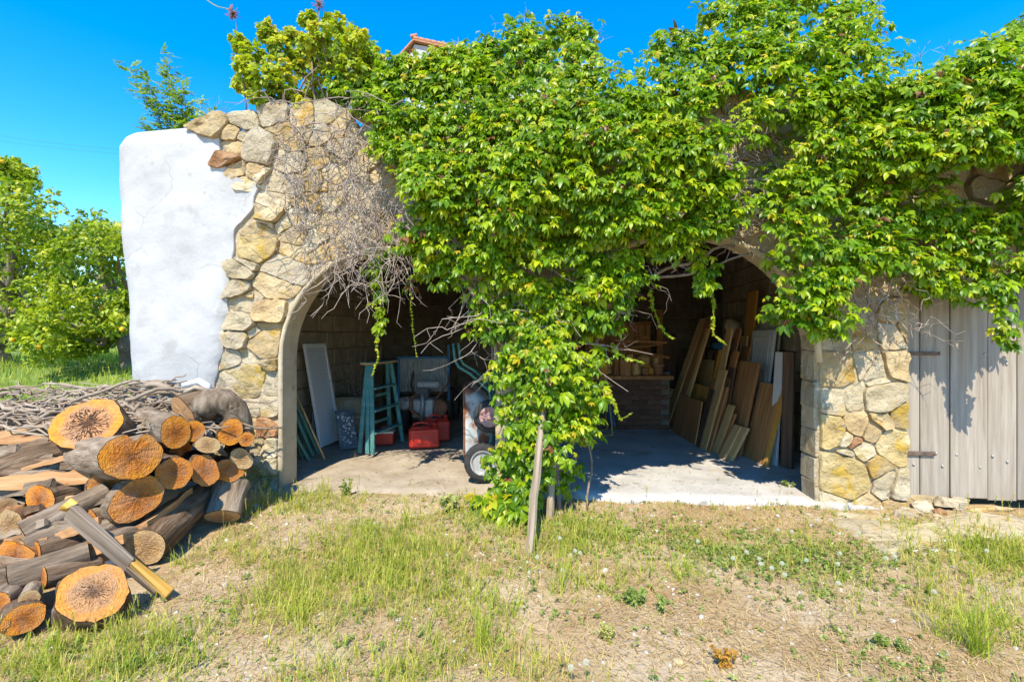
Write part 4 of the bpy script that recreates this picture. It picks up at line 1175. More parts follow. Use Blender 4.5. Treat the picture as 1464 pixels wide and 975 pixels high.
log(P(16, 748, 3.1), P(28, 738, 3.3), .075, 'pale torn root chunk in the pile', CUT_P, SPLIT, oval(.25, 1.2), group=None, rough_=.35, ns=14)
log(P(22, 792, 2.95), P(50, 782, 3.1), .085, 'orange brown torn root end in the pile', CUT_O, SPLIT, oval(.3, .4), group=None, rough_=.4, ns=14)
# hidden body of the pile: only the outer layer is laid
for y in np.arange(3.0, 4.75, .2):
    top = min((y - 2.55) * .52 - .12, .86)
    zz = .09; prev = []
    while zz < top:
        if top - zz < .42:
            x = -2.95 - RNG.uniform(0, .15) - .05 * (y - 3)
            while x > -5.6:
                ln = RNG.uniform(.7, 1.2); r_ = RNG.uniform(.07, .1); ct = RNG.choice([CUT_P, CUT_O]); bk_ = RNG.choice([BARK, BARK_G])
                log((x, y + RNG.uniform(-.04, .04), zz), (x - ln, y + RNG.uniform(-.12, .12), zz + RNG.uniform(-.03, .03)), r_, PLAINL(r_, ct, bk_, zz, 0), ct, bk_, nseg=5, ns=10)
                x -= ln + .03
        zz += .19
# split slabs and planks on the pile
def split_slab(a, b, w_, th, mat, label):
    a, b = Vector(a), Vector(b); n = 7; vs = []; fs = []
    Ln = (b - a).length
    for i in range(n + 1):
        t = i / n; k = (.55 + .45 * math.sin(math.pi * min(max(t, .12), .88)))
        ww = w_ * k * RNG.uniform(.85, 1.1); hh = th * k
        for (x, y) in ((-ww / 2, -hh * .2), (ww / 2, -hh * .35), (ww * .4, hh * .5), (-ww * .1, hh * .8), (-ww * .45, hh * .4)):
            vs.append((x + RNG.uniform(-.006, .006), y + RNG.uniform(-.006, .006), t * Ln))
    for i in range(n):
        for k in range(5):
            p = i * 5 + k; q = i * 5 + (k + 1) % 5; fs.append([p, q, q + 5, p + 5])
    fs += [[4, 3, 2, 1, 0], [n * 5 + k for k in range(5)]]
    z = (b - a).normalized(); x = Vector((0, 0, 1)).cross(z).normalized()
    o = link('split_wood', mesh_py('split', vs, fs), None, mat, frame_mtx(a, z.cross(Vector((0, -1, .3))), z)); return setp(o, label, 'firewood')
split_slab(P(-20, 692, 3.3), P(130, 682, 3.45), .11, .06, SPLIT, 'long reddish split slab lying across the pile')
split_slab(P(202, 752, 3.32), P(268, 702, 3.9), .13, .06, SPLIT, 'orange split wedge between the round logs and the long ground log')
split_slab(P(-10, 628, 3.8), P(60, 612, 3.95), .10, .05, SPLIT, 'pale split slab near the top of the pile')
split_slab(P(0, 632, 3.7), P(118, 622, 3.85), .06, .05, SPLIT, 'thin split strip beside the cracked slice')
split_slab(P(90, 688, 3.4), P(135, 668, 3.55), .10, .06, SPLIT, 'short split wedge resting on the long reddish slab')
rsp = random.Random(12)
for k in range(26):
    px = rsp.uniform(-50, 92); py = rsp.uniform(640, 800); d = 3.95 - (py - 600) / 270 * 1.25 - .08
    ln = rsp.uniform(.2, .5); an = rsp.gauss(.25, .35); a_ = P(px, py, d); b_ = a_ + Vector((math.cos(an) * ln, math.sin(an) * ln * .5, rsp.uniform(-.03, .12)))
    o = split_slab(a_, b_, rsp.uniform(.04, .09), rsp.uniform(.03, .06), (mt_ := rsp.choice([SPLIT, SPLIT, BARK, BARK_G])), ('long ' if ln > .38 else 'short ' if ln < .28 else 'medium ') + ('reddish split' if mt_ is SPLIT else 'brown bark-covered' if mt_ is BARK else 'grey bark-covered') + ' stick wedged ' + ('low' if py > 740 else 'high' if py < 690 else 'midway') + ' among the lengthwise logs'); o['group'] = 'split sticks in the wood pile'
YEL = wood('raw_yellow_wood', (0.34, 0.17, 0.03), (0.50, 0.28, 0.05), (0.60, 0.40, 0.12), rough=.8)
a = P(100, 728, 2.95); b = G(238, 852, .02)
OLDP = wood('old_plank', (0.12, 0.085, 0.055), (0.22, 0.165, 0.115), (0.33, 0.26, 0.19), rough=.9, bump=.8)
PL = thing('broken_plank', 'broken grey plank with raw yellow end leaning on the pile', 'plank', b)
ax = (a - b)
mm = frame_mtx((0, 0, 0), ax.cross(Vector((.3, 1, .2))), ax)
Lp = ax.length
MB().box(-.05, .05, -.02, .02, Lp * .36, Lp, bev=.006, jit=.014).build('weathered_part', OLDP, PL, mm)
MB().box(-.044, .008, -.016, .016, 0, Lp * .365, bev=.005, jit=.016).build('torn_end', YEL, PL, mm)
MB().box(.002, .047, -.014, .014, .06, Lp * .365, bev=.004, jit=.014).build('grey_strip', OLDP, PL, mm)
MB().box(-.052, .03, -.021, .021, Lp * .985, Lp * 1.04, bev=.004, jit=.02).build('torn_tip', YEL, PL, mm)
WS = surf('white_stone', [(0.3, (0.55, 0.54, 0.52)), (0.7, (0.74, 0.73, 0.71))], scale=6, rough=.8, bump=.3)
q0 = G(170, 806); q1 = G(200, 792)
o, *_ = board('white_block', q0 + Vector((-.10, 0, -.03)), q1 + Vector((-.01, 0, -.03)), q0 + Vector((-.10, .04, .16)), .09, WS, bev=.006)
setp(o, 'white squared block tucked behind the broken plank', 'block')
# brushwood on top of the pile
BRW = surf('brushwood', [(0.3, (0.20, 0.14, 0.09)), (0.55, (0.34, 0.26, 0.18)), (0.8, (0.50, 0.41, 0.30))], scale=3, rough=.95, bump=.5, bscale=20)
mb = MB(); rb = random.Random(8)
for i in range(420):
    px = rb.uniform(-60, 250) if rb.random() < .8 else rb.uniform(200, 310)
    py = rb.uniform(555, 622) - (8 if px > 200 else 0)
    d = 4.75 - (py - 550) / 72 * .9
    p = P(px, py, d + rb.uniform(-.1, .15)); an = rb.gauss(0, .45) + (math.pi if rb.random() < .5 else 0); ln = rb.uniform(.12, .6)
    q = p + Vector((math.cos(an) * ln, math.sin(an) * ln * .8, rb.uniform(-.05, .09)))
    if q.y < 3.5: continue
    r_ = rb.uniform(.003, .013) * (1.0 if rb.random() < .9 else 1.8)
    mb.tube(wander(p, q, 5, .035, rb), [r_, r_, r_ * .9, r_ * .8, r_ * .7, r_ * .5], 5, cap=True)
o = mb.build('brushwood', BRW); setp(o, 'heap of dry twigs and bark on top of the firewood pile', 'brushwood', None, 'stuff')
for i, (a, b, r_) in enumerate([((0, 600, 4.0), (95, 560, 4.5), .018), ((100, 575, 4.2), (200, 545, 4.6), .016), ((180, 572, 4.2), (292, 548, 4.5), .02), ((-20, 585, 4.2), (70, 590, 4.2), .02), ((150, 590, 4.1), (245, 562, 4.4), .022), ((210, 552, 4.5), (300, 560, 4.4), .03), ((20, 612, 3.9), (90, 618, 3.9), .022)]):
    pp = wander(P(*a), P(*b), 8, .06, rb)
    o = MB().tube([p - pp[0] for p in pp], [r_ * (1 - .05 * k) for k in range(9)], 7, wob=.1).build('dry_branch', BRW, None, Matrix.Translation(pp[0]))
    setp(o, 'dry crooked branch lying on the brushwood', 'branch', 'dry branches on the wood pile')
mk = MB()
pts = [P(262, 552, 4.5), P(285, 545, 4.5), P(297, 552, 4.48), P(296, 562, 4.45)]
o = mk.tube([p - pts[0] for p in pts], [.03, .034, .034, .03], 9).build('bent_pipe', W_PALEGREY, None, Matrix.Translation(pts[0])); setp(o, 'pale curved pipe end lying at the back of the pile', 'pipe')
# earth bank that the pile rests on at the back
# ================================================================== things kept in the left bay
ZF = .035
def GF(px, py): return G(px, py, ZF)
M_SHUT = surf('shutter_paint', [(0.3, (0.62, 0.62, 0.61)), (0.7, (0.74, 0.74, 0.73))], scale=3, rough=.6, bump=.1, spots=[((.38, .37, .35), 4, .63)])
M_TEAL = surf('teal_paint', [(0.3, (0.05, 0.16, 0.15)), (0.55, (0.09, 0.27, 0.25)), (0.8, (0.22, 0.36, 0.33))], scale=9, rough=.6, bump=.2, spots=[((.42, .40, .36), 14, .60), ((.20, .10, .05), 8, .66)])
M_TEALR = surf('green_metal', [(0.3, (0.04, 0.14, 0.11)), (0.7, (0.09, 0.25, 0.19))], scale=9, rough=.55, bump=.2, spots=[((.24, .12, .06), 12, .58)])
M_RED = surf('red_plastic', [(0.3, (0.45, 0.02, 0.012)), (0.7, (0.58, 0.04, 0.02))], scale=5, rough=.42, bump=.05, spots=[((.35, .12, .08), 9, .64)], spec=.45)
M_BLUE = surf('blue_paint', [(0.3, (0.03, 0.12, 0.26)), (0.7, (0.06, 0.20, 0.36))], scale=8, rough=.6, bump=.1, spots=[((.2, .11, .06), 12, .64)])
M_RUST = surf('rust', [(0.3, (0.16, 0.06, 0.03)), (0.6, (0.28, 0.12, 0.06)), (0.8, (0.36, 0.18, 0.10))], scale=12, rough=.9, bump=.4)
M_TRAY = surf('rusted_white_paint', [(0.3, (0.40, 0.42, 0.40)), (0.7, (0.55, 0.56, 0.53))], scale=4, rough=.6, bump=.2, spots=[((.40, .34, .28), 8, .55), ((.25, .10, .05), 4.2, .53)])
M_TYRE = surf('tyre_rubber', [(0.3, (0.02, 0.02, 0.02)), (0.7, (0.05, 0.048, 0.045))], scale=12, rough=.85, bump=.2)
M_STEEL = surf('dull_steel', [(0.3, (0.22, 0.21, 0.20)), (0.7, (0.40, 0.39, 0.37))], scale=8, rough=.55, bump=.2, metal=.5, spots=[((.2, .11, .06), 9, .6)])
M_PINK = surf('faded_red_paint', [(0.3, (0.40, 0.20, 0.17)), (0.7, (0.55, 0.33, 0.28))], scale=8, rough=.7, bump=.3, spots=[((.22, .10, .06), 10, .6)])
M_GREYP = surf('galvanised_sheet', [(0.3, (0.26, 0.26, 0.25)), (0.7, (0.40, 0.40, 0.38))], scale=5, rough=.7, bump=.2, stretch=(6, 6, 1), spots=[((.2, .14, .1), 6, .6)])
M_SLATE = surf('slate_panel', [(0.3, (0.07, 0.085, 0.095)), (0.7, (0.18, 0.20, 0.21))], scale=9, rough=.8, bump=.5, spots=[((.34, .34, .33), 15, .6)])

def shutter(bl, br, tl, label, slats=True):
    bl, br, tl = Vector(bl), Vector(br), Vector(tl)
    x = br - bl; w_ = x.length; z = tl - bl; z -= x.normalized() * z.dot(x.normalized()); h_ = z.length
    m = frame_mtx(bl, x, z)
    root = thing('louvred_shutter', label, 'shutter'); root.matrix_basis = m
    fw = .045; t = .018
    mb = MB(); mb.box(0, fw, -t, t, 0, h_, bev=.004); mb.box(w_ - fw, w_, -t, t, 0, h_, bev=.004)
    mb.box(fw + .001, w_ - fw - .001, -t, t, 0, fw, bev=.003); mb.box(fw + .001, w_ - fw - .001, -t, t, h_ - fw, h_, bev=.003)
    mb.build('frame', M_SHUT, root)
    n = int((h_ - 2 * fw) / .045)
    sm = MB().box(fw, w_ - fw, -.004, .004, -.024, .024).mesh('slat'); sm.materials.append(M_SHUT)
    for k in range(n):
        link('slat', sm, root, None, Matrix.Translation((0, 0, fw + .025 + k * (h_ - 2 * fw) / n)) @ Matrix.Rotation(R(-24), 4, 'X'))
shutter(GF(458, 640), GF(487, 627), P(432, 492, 6.55), 'pale louvred shutter leaning on the block wall in front of its twin')
shutter(GF(450, 628), GF(476, 616), P(428, 494, 7.0), 'pale louvred shutter half hidden behind its twin')
# green metal bars by the jamb
for i, (a, b) in enumerate([((456, 648), (420, 570)), ((448, 652), (422, 592)), ((440, 648), (419, 580)), ((450, 640), (430, 600)), ((432, 655), (420, 610)), ((442, 658), (424, 625))]):
    p0 = GF(*a); p1 = P(b[0], b[1], p0.y - .1)
    z = p1 - p0
    mb = MB(); mb.box(-.018, .018, -.002, .002, 0, z.length); mb.box(-.018, -.014, .0021, .03, 0, z.length)
    o = mb.build('metal_bar', M_TEALR, None, frame_z(p0, z, Vector((.6, .8, 0)))); setp(o, 'green angle iron bar leaning in the corner of the left arch', 'metal bar', 'green bars by the left arch')
p0 = GF(464, 656); p1 = P(420, 556, p0.y)
o = MB().tube([(0, 0, 0), p1 - p0], .011, 7).build('wooden_stick', W_TAN, None, Matrix.Translation(p0)); setp(o, 'brown wooden stick leaning among the green bars', 'stick')
# slate-like panel with a pierced pattern
bl, br, tl = GF(486, 643), GF(513, 640), P(477, 588, 6.75)
o, m, w_, h_ = board('pierced_panel', bl, br, tl, .03, M_SLATE)
setp(o, 'dark pierced panel leaning against the pale shutter', 'panel')
for k in range(60):
    s_ = RNG.uniform(.005, .016)
    MB().lathe([(.001, .004), (s_, .002), (s_ * 1.1, 0)], 7, Matrix.Rotation(R(90), 4, 'X')).build('boss', WS, o, Matrix.Translation((RNG.uniform(-w_ * .4, w_ * .4), -.0165, RNG.uniform(.05, h_ - .05))))
# stone blocks stacked behind
for i, (z0, z1, lab) in enumerate([(ZF, .34, 'lower rough stone block stacked behind the stepladder'), (.345, .62, 'upper rough stone block stacked behind the stepladder')]):
    p = P(506, 600, 7.4)
    me, _a, _b = stone_mesh([(-.22, -.14), (.22, -.14), (.22, .14), (-.22, .14)], .1, RNG)
    o = MB().box(-.24, .24, -.16, .16, 0, z1 - z0, bev=.03, jit=.02).build('stone_block', S_GREY, None, Matrix.Translation((p.x, p.y, z0))); setp(o, lab, 'stone block')
# stepladder
def ladder():
    L0, L1 = GF(533, 650), GF(576, 631)
    root = thing('stepladder', 'paint-splashed teal stepladder standing in the left bay', 'ladder', ((L0.x + L1.x) / 2, (L0.y + L1.y) / 2, ZF))
    base = Vector(root.location)
    t0, t1 = P(531, 522, L0.y + .12), P(559, 517, L1.y - .10)
    t1.z = t0.z
    back = Vector((-.16, .06, 0))
    def leg(a, b, r=.024):
        a, b = a - base, b - base
        m = frame_z(a, b - a, L1 - L0); MB().box(-.016, .016, -.026, .026, 0, (b - a).length, bev=.004).build('leg', M_TEAL, root, m)
    leg(L0, t0); leg(L1, t1)
    leg(L0 + back * 1.25 + Vector((0, .03, 0)), t0 + back * .35); leg(L1 + back * 1.25, t1 + back * .35)
    leg(L0 + back * .5 + Vector((0, .02, 0)), t0 + back * .25)
    for k in range(1, 4):
        t = k / 4.0 - .02
        a = L0.lerp(t0, t) - base; b = L1.lerp(t1, t) - base
        m = frame_mtx(a, b - a, Vector((0, 0, 1))); MB().box(.01, (b - a).length - .01, -.045, .045, -.012, .012, bev=.003).build('rung', M_TEAL, root, m)
    for t in (.3, .62):
        a = (L0 + back * 1.25).lerp(t0 + back * .35, t) - base; b = (L1 + back * 1.25).lerp(t1 + back * .35, t) - base
        m = frame_mtx(a, b - a, Vector((0, 0, 1))); MB().box(.01, (b - a).length - .01, -.01, .01, -.018, .018).build('brace', M_TEAL, root, m)
    a = t0 - base; b = t1 - base
    m = frame_mtx(a - (b - a) * .12 + back * .15, b - a, Vector((0, 0, 1))); MB().box(0, (b - a).length * 1.25, -.10, .10, .003, .03, bev=.004, jit=.004).build('top_step', W_TAN, root, m)
    MB().box(0, (b - a).length * 1.25, -.102, .102, .031, .038, bev=.002).build('paint_skin', M_TEAL, root, m)
ladder()
# red cans
def jerrycan(p, ang, w_, d_, h_, label):
    root = thing('fuel_can', label, 'fuel can', p, ang)
    mb = MB(); mb.box(-w_ / 2, w_ / 2, -d_ / 2, d_ / 2, 0, h_ * .82, bev=.025)
    mb.build('body', M_RED, root)
    mb = MB(); mb.box(-w_ * .44, w_ * .2, -d_ * .38, d_ * .38, h_ * .815, h_ * .88, bev=.012); mb.build('shoulder', M_RED, root)
    MB().tube([(-w_ * .36, 0, h_ * .84), (-w_ * .34, 0, h_ * .98), (-w_ * .1, 0, h_ * 1.03), (w_ * .12, 0, h_ * .99), (w_ * .15, 0, h_ * .84)], .015, 7).build('handle', M_RED, root)
    MB().lathe([(.03, h_ * .80), (.03, h_ * .92), (.034, h_ * .92), (.034, h_ * 1.0), (.001, h_ * 1.0)], 12, Matrix.Translation((w_ * .36, 0, 0))).build('cap', M_RED, root)
    for s in (-1, 1):
        MB().box(-w_ * .32, w_ * .32, s * (d_ / 2 + .0) - .004, s * (d_ / 2 + .0) + .004, h_ * .18, h_ * .62, bev=.003).build('embossed_panel', M_RED, root)
p = GF(605, 640); jerrycan((p.x, p.y + .06, ZF), .25, .40, .19, .32, 'red plastic fuel can standing in front of the other one')
p = GF(620, 632); jerrycan((p.x + .02, p.y + .12, ZF), .35, .36, .18, .36, 'red plastic fuel can standing behind its twin')
p = GF(548, 636); root = thing('red_crate', 'small red box with white lid on the floor behind the stepladder', 'box', (p.x, p.y + .1, ZF), .1)
MB().box(-.125, .125, -.1, .1, 0, .15, bev=.012).build('body', M_RED, root); MB().box(-.13, .13, -.105, .105, .151, .185, bev=.01).build('lid', M_WPAINT, root)
MB().tube([(-.06, 0, .18), (-.05, 0, .23), (.05, 0, .23), (.06, 0, .18)], .01, 6).build('handle', M_RED, root)
for k in range(5): MB().box(-.1 + k * .045, -.08 + k * .045, -.106, -.098, .03, .11).build('rib', M_RED, root)
# small trailer with galvanised side and blue frame
p = P(606, 590, 8.3)
root = thing('hand_trailer', 'grey hand trailer with blue steel frame at the back of the left bay', 'trailer', (p.x, p.y, ZF))
MB().box(-.40, .40, -.012, .012, .55, 1.10).build('side_panel', M_GREYP, root)
for k in range(15): MB().tube([(-.37 + k * .053, -.016, .56), (-.37 + k * .053, -.016, 1.09)], .011, 5).build('rib', M_GREYP, root)
MB().box(-.44, .42, -.02, .02, 1.103, 1.14).build('top_rail', M_BLUE, root)
MB().box(.403, .44, -.02, .02, .40, 1.34).build('post', M_BLUE, root); MB().box(-.44, -.403, -.02, .02, .40, 1.10).build('post', M_BLUE, root)
MB().box(-.42, .42, .02, .75, .50, .54).build('bed', W_DARK, root)
for s in (-1, 1):
    wh = MB().lathe([(.13, -.05), (.24, -.05), (.27, -.02), (.27, .02), (.24, .05), (.13, .05)], 18, Matrix.Translation((s * .5, .35, .27)) @ Matrix.Rotation(R(90), 4, 'Y')).build('wheel', M_TYRE, root)
    MB().lathe([(.001, -.03), (.13, -.035), (.13, .035), (.001, .03)], 14, Matrix.Translation((s * .5, .35, .27)) @ Matrix.Rotation(R(90), 4, 'Y')).build('rim', M_STEEL, wh)
# engine of a tiller
p = P(606, 600, 7.5)
root = thing('tiller_engine', 'dusty motor tiller with exposed engine parts behind the red cans', 'machine', (p.x, p.y, ZF))
MB().box(-.16, .18, -.15, .15, .25, .55, bev=.03).build('crankcase', M_STEEL, root)
for k in range(7): MB().box(-.11, .09, -.12, .12, .56 + k * .02, .568 + k * .02, bev=.003).build('cooling_fin', M_STEEL, root)
MB().lathe([(.001, 0), (.10, 0), (.11, .03), (.11, .10), (.08, .12), (.001, .12)], 16, Matrix.Translation((-.27, -.02, .46)) @ Matrix.Rotation(R(80), 4, 'X')).build('air_filter', M_STEEL, root)
MB().lathe([(.001, 0), (.13, 0), (.13, .03), (.10, .035), (.10, .05), (.13, .055), (.13, .085), (.001, .085)], 18, Matrix.Translation((.24, -.05, .4)) @ Matrix.Rotation(R(85), 4, 'X')).build('pulley', M_RUST, root)
MB().tube([(-.1, -.1, .6), (-.16, -.2, .56), (-.16, -.22, .4), (-.05, -.22, .3), (.05, -.2, .2)], .025, 8).build('exhaust', M_RUST, root)
MB().tube([(0, -.16, .62), (.02, -.2, .5), (0, -.2, .25)], .035, 8).build('pipe', M_STEEL, root)
MB().box(-.1, .24, -.08, .1, .70, .80, bev=.03).build('fuel_tank', M_GREYP, root)
for s in (-1, 1):
    wh = MB().lathe([(.12, -.05), (.19, -.05), (.22, -.02), (.22, .02), (.19, .05), (.12, .05)], 16, Matrix.Translation((s * .28, .1, .22)) @ Matrix.Rotation(R(90), 4, 'Y')).build('wheel', M_TYRE, root)
    MB().lathe([(.001, -.02), (.12, -.03), (.12, .03), (.001, .02)], 12, Matrix.Translation((s * .28, .1, .22)) @ Matrix.Rotation(R(90), 4, 'Y')).build('rim', M_RUST, wh)
MB().tube([(.15, .1, .5), (.3, .5, .7), (.32, .9, .95)], .016, 7).build('handlebar', M_RUST, root); MB().tube([(-.15, .1, .5), (-.3, .5, .7), (-.32, .9, .95)], .016, 7).build('handlebar', M_RUST, root)
# wheelbarrow standing on its nose
def barrow():
    root = thing('wheelbarrow', 'rusty pale wheelbarrow stood upright against the vine-covered pillar', 'wheelbarrow', (-.34, 5.12, ZF))
    # tray: rim plane faces left, bottom faces right
    def loop(x, z0, z1, y0, y1, n=5, r_=.09):
        pts = []
        for (cz, cy, a0) in ((z1 - r_, y1 - r_, 0), (z1 - r_, y0 + r_, 90), (z0 + r_, y0 + r_, 180), (z0 + r_, y1 - r_, 270)):
            for k in range(n + 1):
                a = R(a0 + 90 * k / n); pts.append((x, cy + r_ * math.sin(a) * (1 if a0 in (0, 270) else 1) if False else cy + r_ * math.cos(a + (math.pi / 2 if False else 0)) * 0 + r_ * math.sin(R(90) - a) , cz + r_ * math.sin(a)))
        return pts
    prof = [(-.16, .20, .98, .0, .62), (-.12, .20, .97, .01, .61), (.02, .27, .86, .06, .56), (.10, .33, .78, .09, .53), (.115, .38, .74, .13, .49)]
    rings = [loop(*p_) for p_ in prof]; n = len(rings[0])
    mb = MB(); vs = [v for r_ in rings for v in r_]; fs = []
    for i in range(len(rings) - 1):
        for k in range(n):
            a = i * n + k; b = i * n + (k + 1) % n; fs.append([a, b, b + n, a + n])
    fs.append([(len(rings) - 1) * n + k for k in range(n)])
    mb.add(vs, fs, True); tr = mb.build('tray', M_TRAY, root)
    sol = tr.modifiers.new('thickness', 'SOLIDIFY'); sol.thickness = .006
    r0 = rings[0]; MB().tube([Vector(v) for v in r0] + [Vector(r0[0])], .011, 6, cap=False).build('rolled_rim', M_RUST, root)
    wh = MB().lathe([(.12, -.04), (.165, -.045), (.195, -.025), (.195, .025), (.165, .045), (.12, .04)], 24, Matrix.Translation((.04, -.06, .196)) @ Matrix.Rotation(R(90), 4, 'X')).build('wheel', M_TYRE, root)
    MB().lathe([(.001, .0), (.03, .0), (.035, .02), (.10, .02), (.118, .045), (.128, .045), (.128, -.03), (.02, -.03)], 20, Matrix.Translation((.04, -.06, .196)) @ Matrix.Rotation(R(90), 4, 'X'), smooth=False).build('rim', M_GREYP, wh)
    MB().lathe([(.001, -.05), (.022, -.05), (.022, .05), (.001, .05)], 10, Matrix.Translation((.04, -.06, .196)) @ Matrix.Rotation(R(90), 4, 'X')).build('hub', M_RUST, wh)
    for y in (.05, .55):
        MB().tube([(.05, .0 if y < .3 else .1, .2), (.12, y, .36), (.14, y, .72), (.10, y, .92), (-.10, y, 1.10), (-.22, y, 1.17), (-.26, y, 1.24), (-.28, y, 1.42)], .016, 8).build('handle', M_TEALR, root)
        MB().tube([(.14, y, .55), (.34, y, .62), (.36, y, .70), (.14, y, .80)], .013, 7).build('leg', M_TEALR, root)
barrow()
p = P(697, 592, 5.15)
root = thing('spare_wheel', 'spare wheel with faded red hub hung beside the wheelbarrow tray', 'wheel', (p.x + .03, p.y - .14, p.z))
MB().lathe([(.10, -.04), (.15, -.04), (.17, -.015), (.17, .015), (.15, .04), (.10, .04)], 22, Matrix.Rotation(R(90), 4, 'X')).build('tyre', M_TYRE, root)
MB().lathe([(.001, .045), (.03, .045), (.035, .02), (.08, .035), (.105, .045), (.105, -.03), (.001, -.03)], 18, Matrix.Rotation(R(90), 4, 'X')).build('hub', M_PINK, root)
# dry branches leaning in the corner
p = P(512, 560, 7.8)
root = thing('branch_bundle', 'bundle of dry grey branches leaning on the left block wall', 'branches', (p.x, p.y, ZF))
rbb = random.Random(3)
for k in range(22):
    e = Vector((rbb.uniform(-.55, .25), rbb.uniform(-.3, .3), rbb.uniform(.9, 1.7)))
    MB().tube(wander((rbb.uniform(-.08, .08), rbb.uniform(-.08, .08), 0), e, 7, .08, rbb), [.012 - .0012 * i for i in range(8)], 5).build('branch', M_STEM, root)

# ================================================================== things kept in the right bay
M_YEL = surf('worn_yellow_paint', [(0.3, (0.32, 0.22, 0.06)), (0.7, (0.46, 0.34, 0.10))], scale=9, rough=.6, bump=.2, spots=[((.2, .13, .07), 14, .58)])
M_BCLOTH = surf('blue_cloth', [(0.3, (0.04, 0.13, 0.34)), (0.7, (0.08, 0.22, 0.48))], scale=14, rough=.95, bump=.4)
p = GF(850, 622)
root = thing('tube_chair', 'worn yellow tubular chair frame on the concrete floor', 'chair', (p.x, p.y, ZF), .06)
MB().tube([(-.35, -.13, .014), (.18, -.13, .014), (.24, -.10, .02), (.25, -.08, .06), (.24, .02, .45), (.2, .06, .47), (-.2, .08, .47)], .015, 8).build('frame', M_YEL, root)
MB().tube([(-.35, .30, .014), (.18, .30, .014), (.24, .27, .02), (.25, .25, .06), (.24, .30, .45), (.2, .32, .47), (-.2, .33, .47)], .015, 8).build('frame', M_YEL, root)
MB().tube([(-.35, -.13, .014), (-.35, .30, .014)], .015, 8).build('cross_tube', M_YEL, root)
MB().box(-.22, .2, .05, .36, .487, .51, bev=.006).build('seat', W_BROWN, root)
for s in (.08, .33): MB().tube([(-.2, s, .47), (-.24, s, .6), (-.28, s, .9)], .013, 7).build('back_post', M_YEL, root)
# blue cloth over the seat corner
vs = []; fs = []
nw, nh = 9, 12
for j in range(nh + 1):
    for i in range(nw + 1):
        a = i / nw; t = j / nh
        y = -.02 + .36 * a; bell = .03 + .10 * t
        x = .215 + bell * (1 + .4 * math.sin(a * 17 + t)) * .6; z = .53 - .42 * t + .03 * math.sin(a * 9)
        if j == 0: x = .05; z = .525
        vs.append((x, y + .015 * math.sin(t * 7 + a * 11), z))
for j in range(nh):
    for i in range(nw): k = j * (nw + 1) + i; fs.append([k, k + 1, k + nw + 2, k + nw + 1])
o = link('blue_cloth', mesh_py('cloth', vs, fs, True), None, M_BCLOTH, Matrix.Translation((p.x, p.y, ZF)) @ Matrix.Rotation(.06, 4, 'Z')); setp(o, 'blue cloth hanging over the yellow chair frame', 'cloth')
sol = o.modifiers.new('t', 'SOLIDIFY'); sol.thickness = .006
# workbench of bricks with offcuts
M_BRICK = surf('old_brick', [(0.3, (0.10, 0.05, 0.03)), (0.7, (0.17, 0.085, 0.055))], scale=8, rough=.95, bump=.4, vary=.2)
bx, by = P(905, 500, 8.1).x, 8.0
root = thing('brick_workbench', 'brick workbench with timber top at the back of the right bay', 'workbench', (bx, by, ZF))
MB().box(-.95, .55, -.28, .62, .80, .86, bev=.008).build('bench_top', W_BROWN, root)
wl_ = MB().box(-.9, .5, -.215, -.05, 0, .798).build('base', M_DARKM, root)
bk = MB().box(.005, .225, -.03, .03, .004, .076, bev=.006).mesh('brick'); bk.materials.append(M_BRICK)
for r_ in range(10):
    x = -.9 - (.115 if r_ % 2 else 0)
    while x < .35:
        if x > -.92: link('brick', bk, wl_, None, Matrix.Translation((x, -.215, r_ * .0795)))
        x += .23
for k in range(34):
    x = RNG.uniform(-.85, .45); hh = RNG.uniform(.08, .34); ww = RNG.uniform(.06, .2)
    mt_ = RNG.choice([W_TAN, W_BROWN, W_ORANGE])
    o = MB().box(-ww / 2, ww / 2, -.06, .06, 0, hh, bev=.005, jit=.006).build('timber_offcut', mt_, None, Matrix.Translation((bx + x, by + RNG.uniform(-.2, .4), ZF + .862)) @ Matrix.Rotation(RNG.uniform(-.5, .5), 4, 'Z'))
    setp(o, ('tall ' if hh > .25 else 'low ' if hh < .15 else 'knee-high ' if False else 'middling ') + ('wide ' if ww > .14 else 'narrow ') + {W_TAN: 'tan', W_BROWN: 'brown', W_ORANGE: 'orange'}[mt_] + ' timber offcut standing on the brick workbench', 'offcut', 'offcuts on the workbench')
for k, (x, z, an) in enumerate([(-.3, 1.25, .12), (.0, 1.30, -.1), (.15, 1.22, .2), (-.2, 1.36, -.25), (.1, 1.4, .05)]):
    o = MB().box(-.5, .5, -.06, .06, -.02, .02, bev=.004).build('timber_length', W_BROWN, None, Matrix.Translation((bx + x, by + .1, ZF + z)) @ Matrix.Rotation(an, 4, 'Y') @ Matrix.Rotation(.3, 4, 'Z'))
    setp(o, 'loose brown board lying across the bench offcuts', 'board', 'boards across the bench offcuts')
# cupboard and pot in the dark at the back
root = thing('wooden_cupboard', 'dark wooden cupboard in the back corner behind the workbench', 'cupboard', (bx - .05, by + 1.0, ZF))
MB().box(-.6, .6, 0, .42, 0, 1.75, bev=.008).build('carcass', W_BROWN, root)
for s in (-1, 1):
    d_ = MB().box(s * .3 - .28, s * .3 + .28, -.022, -.002, .08, 1.68, bev=.004).build('door', W_BROWN, root)
    MB().lathe([(.001, 0), (.014, .0), (.018, .02), (.001, .03)], 10, Matrix.Translation((s * .06, -.02, .95)) @ Matrix.Rotation(R(90), 4, 'X')).build('knob', M_IRON, d_)
root = thing('clay_pot', 'terracotta pot standing on the workbench end', 'pot', (bx + .36, by - .1, ZF + .863))
M_TERRA = surf('terracotta', [(0.3, (0.34, 0.14, 0.07)), (0.7, (0.46, 0.22, 0.12))], scale=6, rough=.9, bump=.2)
